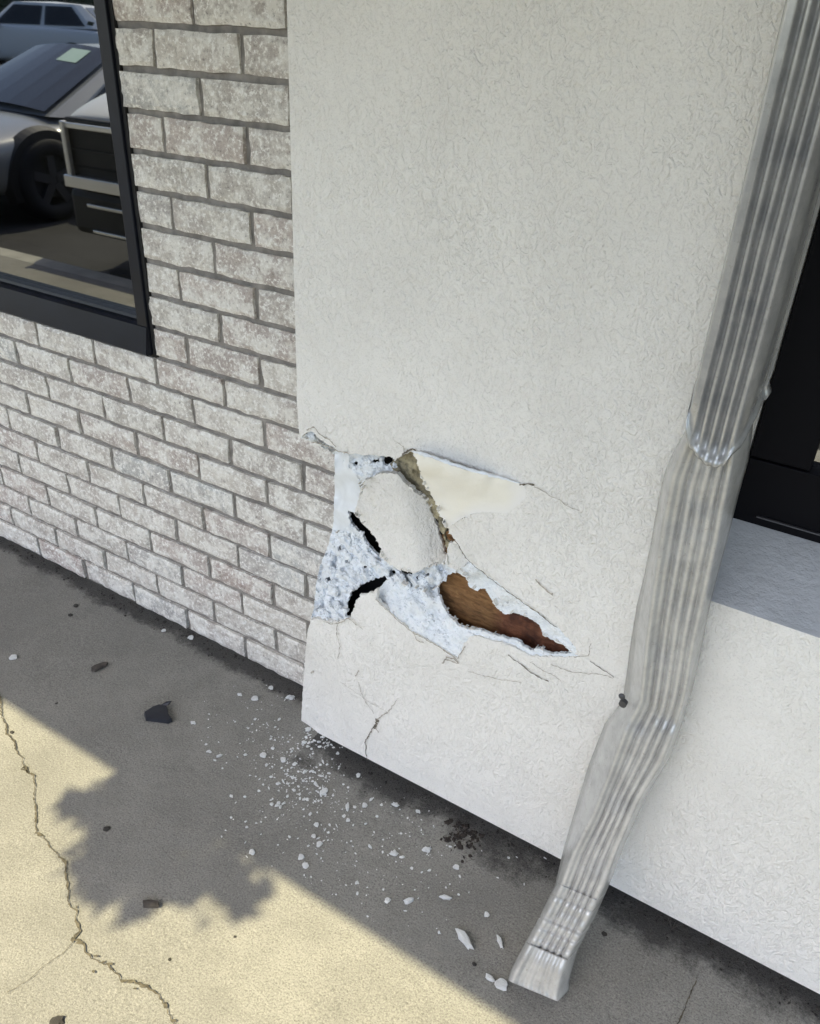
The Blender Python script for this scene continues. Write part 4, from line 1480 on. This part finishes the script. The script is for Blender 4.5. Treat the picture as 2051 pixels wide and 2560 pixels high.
# ------------------------------------------------------------------ parked cars, seen mirrored in the window
def wheel(parent, x, y, r, wd):
    bm = bmesh.new()
    segs = 28
    pr = [(r * .62, -wd / 2), (r * .93, -wd / 2), (r, -wd / 2 + .03), (r, wd / 2 - .03), (r * .93, wd / 2), (r * .62, wd / 2)]
    rings = []
    for k in range(segs):
        a = k * 2 * math.pi / segs
        rings.append([bm.verts.new((h, q * math.cos(a), q * math.sin(a))) for q, h in pr])
    for k in range(segs):
        A_, B_ = rings[k], rings[(k + 1) % segs]
        for i in range(len(pr)): bm.faces.new((A_[i], A_[(i + 1) % len(pr)], B_[(i + 1) % len(pr)], B_[i]))
    o = bm_obj('wheel', bm, M['tyre'], parent, True)
    o.location = (x, y, r)
    sg = 1 if x > 0 else -1
    bm = bmesh.new()
    bmesh.ops.create_cone(bm, cap_ends=True, segments=24, radius1=r * .2, radius2=r * .2, depth=wd * .8, matrix=Matrix.Rotation(R_(90), 4, 'Y'))
    for k in range(5):
        a = k * 2 * math.pi / 5
        mt = Matrix.Rotation(a, 4, 'X') @ Matrix.Translation((sg * wd * .36, 0, r * .36)) @ Matrix.Diagonal((.03, .07, r * .55, 1))
        bmesh.ops.create_cube(bm, size=1, matrix=mt)
    bm_obj('rim', bm, M['rim'], o)
    return o


def make_car(name, label, cat, loc, spec, group=None, rotz=0):
    """y = 0 at the front bumper, the car reaches to -length; front faces +y"""
    root = empty(name, loc)
    root.rotation_euler = (0, 0, rotz)
    tag(root, label, cat, group)
    hw = spec['hw']
    paint = spec['paint']
    secs = spec['secs']       # (y, half width, z bottom, z shoulder, z top centre)
    V, F = [], []
    K = 0
    for (y, w_, zb, zs, zt) in secs:
        half = [(0.0, zb), (w_ * .86, zb), (w_ * .97, zb + (zs - zb) * .18), (w_, zb + (zs - zb) * .55), (w_ * .985, zs - .06), (w_ * .93, zs), (w_ * .70, zs + (zt - zs) * .72), (w_ * .35, zt - (zt - zs) * .05), (0.0, zt)]
        ringp = half + [(-x, z) for x, z in half[-2:0:-1]]
        K = len(ringp)
        V += [(x, y, z) for x, z in ringp]
    for s in range(len(secs) - 1):
        for k in range(K):
            F.append((s * K + k, (s + 1) * K + k, (s + 1) * K + (k + 1) % K, s * K + (k + 1) % K))
    F.append(tuple(range(K)))
    F.append(tuple(range((len(secs) - 1) * K, len(secs) * K))[::-1])
    body = mesh_obj('body', V, F, paint, root, smooth=True)
    m = body.modifiers.new('round', 'SUBSURF'); m.levels = 2; m.render_levels = 2
    # cabin: lower ring and roof ring
    yc, yr0, yr1, yb = spec['cabin']           # cowl, roof front, roof rear, tail base (all negative going back)
    zb_, zr = spec['belt'], spec['roof']
    wb, wr = hw * .92, hw * .70
    lowr = [(-wb * .90, yc, zb_ + .01), (wb * .90, yc, zb_ + .01), (wb, yc - .16, zb_), (wb, yb + .3, zb_ + .02), (wb * .85, yb, zb_ + .03), (-wb * .85, yb, zb_ + .03), (-wb, yb + .3, zb_ + .02), (-wb, yc - .16, zb_)]
    topr = [(-wr * .92, yr0, zr - .025), (wr * .92, yr0, zr - .025), (wr, yr0 - .10, zr - .015), (wr, yr1 + .2, zr - .02), (wr * .9, yr1, zr - .04), (-wr * .9, yr1, zr - .04), (-wr, yr1 + .2, zr - .02), (-wr, yr0 - .10, zr - .015)]
    V = lowr + topr + [(0, (yr0 + yr1) / 2, zr + .03), (0, yr0, zr), (0, yc + .04, zb_ + .03)]
    F = []
    for k in range(8):
        if k == 0: continue
        F.append((k, (k + 1) % 8, 8 + (k + 1) % 8, 8 + k))
    F += [(0, 18, 17, 8), (18, 1, 9, 17)]
    F += [(8, 17, 16), (17, 9, 16)] + [(8 + k, 8 + (k + 1) % 8, 16) for k in range(1, 8)]
    mesh_obj('cabin', V, F, paint, root)
    lowr, topr = [np.array(p) for p in lowr], [np.array(p) for p in topr]
    def pane(nm, quad, inset, off):
        q = [np.array(p, float) for p in quad]
        n = np.cross(q[1] - q[0], q[3] - q[0]); n /= np.linalg.norm(n)
        c = np.mean(q, axis=0)
        if np.dot(n, c - np.array((0, (yr0 + yr1) / 2, zb_))) < 0: n = -n
        a0, a1, b0, b1 = inset
        def P(u, v): return q[0] * (1 - u) * (1 - v) + q[1] * u * (1 - v) + q[2] * u * v + q[3] * (1 - u) * v
        Vv, Ff = [], []
        NX = 6
        for j in range(2):
            for i in range(NX + 1):
                u = a0 + (1 - a1 - a0) * i / NX; v = b0 + (1 - b1 - b0) * j
                bow = spec.get('bow', .03) * (1 - (2 * u - 1) ** 2) if nm == 'windshield' else 0.0
                Vv.append(P(u, v) + n * (off + bow + .012))
        for j in range(1):
            for i in range(NX): Ff.append((i, i + 1, NX + 1 + i + 1, NX + 1 + i))
        return mesh_obj(nm, Vv, Ff, M['carglass'], root)
    ws = pane('windshield', (lowr[0], lowr[1], topr[1], topr[0]), (.035, .035, .02, .05), .012)
    for s in (1, -1):
        i = (2, 3) if s > 0 else (7, 6)
        a, b = (lowr[i[0]], lowr[i[1]])
        c, d = (topr[i[1]], topr[i[0]])
        mid_l, mid_t = (a + b) / 2, (c + d) / 2
        pane('side_window', (a, mid_l, mid_t, d), (.04, .04, .10, .12), .004)
        pane('side_window', (mid_l, b, c, mid_t), (.04, .12, .10, .12), .004)
        a1_, b1_ = (lowr[1], lowr[2]) if s > 0 else (lowr[0], lowr[7])
        c1_, d1_ = (topr[2], topr[1]) if s > 0 else (topr[7], topr[8 - 8])
    pane('rear_window', (lowr[4], lowr[5], topr[5], topr[4]), (.05, .05, .08, .1), .004)
    if spec.get('sticker'):
        q = [lowr[0], lowr[1], topr[1], topr[0]]
        def P(u, v): return q[0] * (1 - u) * (1 - v) + q[1] * u * (1 - v) + q[2] * u * v + q[3] * (1 - u) * v
        n = np.cross(q[1] - q[0], q[3] - q[0]); n /= np.linalg.norm(n)
        if n[2] < 0: n = -n
        (u0, u1, v0, v1) = spec['sticker']
        bow = lambda u: .028 + spec.get('bow', .03) * (1 - (2 * u - 1) ** 2)
        mesh_obj('sticker', [P(u, v) + n * bow(u) for u, v in ((u0, v0), (u1, v0), (u1, v1), (u0, v1))], [(0, 1, 2, 3)], M['sticker'], root)
    r = spec['wr']
    for y in spec['axles']:
        for s in (1, -1):
            wheel(root, s * (hw - .05), y, r, .22)
            bm = bmesh.new()          # dark arch opening behind the wheel, with a trim rim
            sg = 28
            ra, rb = [], []
            for k in range(sg + 1):
                a = math.pi * (-.12 + 1.24 * k / sg)
                ra.append(bm.verts.new((s * (hw + .022), y + (r + .06) * math.cos(a), r + (r + .06) * math.sin(a))))
                rb.append(bm.verts.new((s * (hw - .06), y + (r + .09) * math.cos(a), r + (r + .09) * math.sin(a))))
            for k in range(sg): bm.faces.new((ra[k], ra[k + 1], rb[k + 1], rb[k]))
            c = bm.verts.new((s * (hw + .020), y, r * .6))
            for k in range(sg): bm.faces.new((ra[k], ra[k + 1], c))
            bm_obj('wheel_arch', bm, M['blacktrim'], root)
    for s in (1, -1):
        hl = spec['headlight']
        bm = bmesh.new()
        box(bm, *sorted((s * hl[0], s * hl[1])), hl[2], hl[3], hl[4], hl[5], .02)
        bm_obj('headlight', bm, M['lamp'], root)
        bm = bmesh.new()
        bmesh.ops.create_uvsphere(bm, u_segments=14, v_segments=8, radius=1, matrix=Matrix.Translation((s * (hw + .08), yc - .42, zb_ + .07)) @ Matrix.Diagonal((.12, .07, .08, 1)))
        bm_obj('mirror', bm, M['blacktrim'] if spec.get('dark_mirror') else paint, root, True)
    # front: dark grille opening with bright bars, dark bumper below
    g = spec['grille']        # half width, z0, z1, y front
    bm = bmesh.new(); box(bm, -g[0], g[0], g[3] - .10, g[3], g[1], g[2], .01); gr_ = bm_obj('grille', bm, M['blacktrim'], root)
    for (z0, z1, hwid, yo, matn) in spec['bars']:
        bm = bmesh.new(); box(bm, -hwid, hwid, g[3] + .004, g[3] + yo, z0, z1, .006); bm_obj('bar', bm, M[matn], gr_)
    if spec.get('grille_sides'):
        for s in (1, -1):
            bm = bmesh.new(); box(bm, *sorted((s * g[0], s * (g[0] - .035))), g[3] + .004, g[3] + .045, g[1], g[2] - .02, .008); bm_obj('surround', bm, M['chrome'], gr_)
    bpz = spec['bumper']
    bm = bmesh.new(); box(bm, -hw * .97, hw * .97, -.30, bpz[2], bpz[0], bpz[1], .05); bmp = bm_obj('bumper', bm, M[bpz[3]], root)
    for (z0, z1, hwid) in spec.get('bumper_trim', ()):
        bm = bmesh.new(); box(bm, -hwid, hwid, bpz[2] + .003, bpz[2] + .025, z0, z1, .005); bm_obj('trim_strip', bm, M['chrome'], bmp)
    for s in (1, -1):
        bm = bmesh.new(); box(bm, *sorted((s * (hw * .9), s * (hw * .66))), -spec['len'] - .02, -spec['len'] + .06, zb_ - .28, zb_ - .08, .02)
        bm_obj('tail_light', bm, simple('tail_lamp_red', (.25, .01, .01), .2), root)
    return root


suv = dict(hw=.97, len=4.9, paint=M['pearl'],
           secs=[(.0, .95, .36, .97, .99), (-.03, .98, .32, .99, 1.01), (-.12, 1.0, .30, 1.04, 1.06), (-.50, 1.0, .25, 1.17, 1.20), (-1.05, 1.0, .24, 1.20, 1.24), (-1.45, 1.0, .24, 1.20, 1.26), (-3.6, 1.0, .24, 1.16, 1.24), (-4.6, .98, .28, 1.13, 1.2), (-4.9, .90, .36, 1.06, 1.1)],
           cabin=(-1.35, -2.15, -4.1, -4.75), belt=1.15, roof=1.78, axles=(-.98, -3.8), wr=.38, headlight=(.90, .975, -.45, -.10, .86, .97), grille=(.88, .60, .985, .03),
           bars=[(.925, .958, .87, .03, 'chrome'), (.80, .808, .84, .012, 'rim'), (.70, .706, .84, .012, 'tyre'), (.575, .648, .90, .06, 'chrome')], grille_sides=True,
           bumper=(.27, .565, .045, 'blacktrim'), bumper_trim=[(.462, .485, .74), (.300, .322, .72)], dark_mirror=True)
sed = dict(hw=.92, len=4.75, paint=M['silver'],
           secs=[(-.02, .78, .32, .54, .58), (-.10, .88, .24, .60, .66), (-.55, .94, .19, .66, .75), (-1.15, .95, .18, .71, .80), (-1.55, .95, .18, .74, .83), (-3.5, .95, .18, .78, .86), (-4.5, .9, .23, .82, .92), (-4.75, .78, .32, .77, .84)],
           cabin=(-1.12, -2.15, -3.35, -4.15), belt=.775, roof=1.28, axles=(-.92, -3.65), wr=.325, headlight=(.60, .84, -.34, -.05, .52, .62), grille=(.45, .32, .52, .0),
           bars=[(.42, .43, .42, .016, 'chrome')], bumper=(.20, .38, .01, 'silver'), sticker=(.58, .78, .68, .88), dark_mirror=True, bow=.05)
make_car('parked_suv', 'pearl coloured suv with black grille and chrome bars parked nose to the building', 'car', (-2.82, -2.52, LOT), suv, 'cars parked before the building')
make_car('parked_car', 'silver sedan with pale green windshield sticker parked beside the suv', 'car', (-6.2, -2.55, LOT), sed, 'cars parked before the building')
suv2 = dict(suv); suv2['paint'] = M['white']
make_car('parked_suv', 'white suv parked far across the lot before the hedge', 'car', (-25.0, -15.5, LOT), suv2, 'cars parked before the building', R_(60))

pb = empty('parking_block', (-2.75, -2.44, LOT))
tag(pb, 'low black rubber parking block on the lot before the suv', 'parking block')
bm = bmesh.new(); box(bm, -.62, .75, -.06, .06, .0, .10, .025); bm_obj('block_body', bm, M['rubber'], pb)
for x in (-.4, .5):
    bm = bmesh.new(); bmesh.ops.create_cone(bm, cap_ends=True, segments=12, radius1=.02, radius2=.018, depth=.012, matrix=Matrix.Translation((x, 0, .106))); bm_obj('bolt', bm, M['rim'], pb)


# ------------------------------------------------------------------ tree whose low branch shades the walk, hedge across the lot
def leaves(bm, centre, rad, n, size, rg):
    c = Vector(centre)
    for _ in range(n):
        d = Vector((rg.gauss(0, 1), rg.gauss(0, 1), rg.gauss(0, 1))).normalized() * (rg.random() ** .45)
        p = c + Vector((d.x * rad[0], d.y * rad[1], d.z * rad[2]))
        s = size * rg.uniform(.6, 1.25)
        a = Vector((rg.uniform(-1, 1), rg.uniform(-1, 1), rg.uniform(-1, 1))).normalized()
        b = a.orthogonal().normalized()
        t = a.cross(b)
        vs = [bm.verts.new(p + q) for q in (-a * s, b * s * .42, a * s, -b * s * .42)]
        bm.faces.new(vs)


def build_tree():
    rg = random.Random(4)
    up = lambda g, z: Vector((g[0], g[1], 0)) + sv * (z / sv.z)
    root = empty('shade_tree', (2.6, -3.1, LOT))
    tag(root, 'leafy tree beside the walk with one low branch reaching over the canopy edge', 'tree')
    o = Vector((2.6, -3.1, LOT))
    blobs = [(350, 1740, .115), (280, 1720, .07), (430, 1790, .10), (330, 1800, .095), (255, 1790, .055), (460, 1850, .06), (370, 1850, .05), (295, 1860, .042), (225, 1840, .04), (505, 1880, .034), (240, 1680, .05), (215, 1765, .034), (195, 1700, .022), (150, 1705, .016),
             (300, 1640, .08), (330, 1690, .10), (205, 1880, .022), (400, 1870, .034), (300, 1885, .022), (185, 1820, .026), (520, 1905, .016)]
    zc = 2.42
    bm = bmesh.new()
    pts = []
    for (x, y, r) in blobs:
        g = ground_pt(x, y)
        c = up(g, zc + rg.uniform(-.06, .14)) - o
        pts.append(c)
        leaves(bm, c, (r, r, r), int((10 + 3000 * r * r) * (2.2 if y < 1760 and x > 250 else 1.0)), .036, rg)
    for (x, y, r) in blobs[:14]:
        for q in range(5):
            an = rg.uniform(0, 6.28)
            g = ground_pt(x, y) + np.array((math.cos(an), math.sin(an), 0)) * (r * 1.05 + .018)
            if g[1] > -.43: continue
            c = up(g, zc + rg.uniform(-.06, .14)) - o
            leaves(bm, c, (.02, .02, .02), 5, .024, rg)
    for (x0, y0, x1, y1) in ((220, 1720, 145, 1703), (235, 1745, 185, 1765), (240, 1670, 205, 1648), (225, 1850, 195, 1893), (235, 1815, 170, 1833), (295, 1850, 305, 1893), (275, 1845, 262, 1880),
                             (390, 1850, 415, 1888), (430, 1850, 450, 1872), (480, 1870, 512, 1922), (500, 1860, 545, 1893), (340, 1850, 350, 1878), (250, 1780, 205, 1800), (460, 1865, 478, 1898)):
        for k in range(9):
            f = k / 8
            g = ground_pt(x0 + (x1 - x0) * f + rg.uniform(-6, 6), y0 + (y1 - y0) * f + rg.uniform(-5, 5))
            leaves(bm, up(g, zc + rg.uniform(-.02, .06)) - o, (.010, .010, .010), 3, .020 * (1.15 - .55 * f), rg)
    for _ in range(26):
        c = Vector((rg.gauss(1.2, .8), rg.gauss(-1.55, .22), rg.uniform(5.0, 6.0))) - o
        leaves(bm, c, (.38, .34, .30), 160, .06, rg)
    bm_obj('crown', bm, M['foliage'], root)
    bm = bmesh.new()
    tube(bm, [(0, 0, 0), (.03, .04, 1.2), (-.1, .15, 2.6), (-.35, .6, 4.0), (-.7, 1.1, 5.0), (-1.0, 1.4, 5.9)], [.15, .12, .10, .08, .06, .03], 12)
    hub = sum(pts, Vector()) / len(pts)
    tube(bm, [(-.5, .85, 4.5), (-1.1, 1.2, 4.9), (-1.9, 1.15, 4.7), hub + Vector((.1, .30, .75)), hub + Vector((0, .06, .1))], [.045, .035, .025, .014, .006], 8)
    bm_obj('trunk', bm, M['bark'], root, True)
    bm = bmesh.new()
    for p in pts: tube(bm, [hub + Vector((.05, .12, .30)), (hub + p) / 2 + Vector((0, .03, .10)), p], [.005, .004, .002], 5)
    bm_obj('twigs', bm, M['bark'], root)


build_tree()
hg = empty('hedge', (2.4, -12.5, LOT))
tag(hg, 'long dark clipped hedge along the far side of the lot', 'hedge')
rg = random.Random(9)
bm = bmesh.new()
for _ in range(9000):
    p = Vector((rg.uniform(-17, 16), rg.uniform(-.8, .8), rg.uniform(0, 2.6)))
    s = rg.uniform(.07, .16)
    a = Vector((rg.uniform(-1, 1), rg.uniform(-1, 1), rg.uniform(-1, 1))).normalized(); b = a.orthogonal().normalized()
    bm.faces.new([bm.verts.new(p + q) for q in (-a * s, b * s * .6, a * s, -b * s * .6)])
bm_obj('foliage', bm, M['hedge'], hg)
bm = bmesh.new()
box(bm, -16.6, 15.6, -.5, .5, 0, 2.3)
bm_obj('inner_branches', bm, M['hedge'], hg)

hg2 = hg.copy(); COL.objects.link(hg2)
hg2.location = (-30, -24, LOT)
hg2['label'] = 'dark hedge far behind the white suv'
for ch in list(hg.children):
    c = ch.copy(); COL.objects.link(c); c.parent = hg2
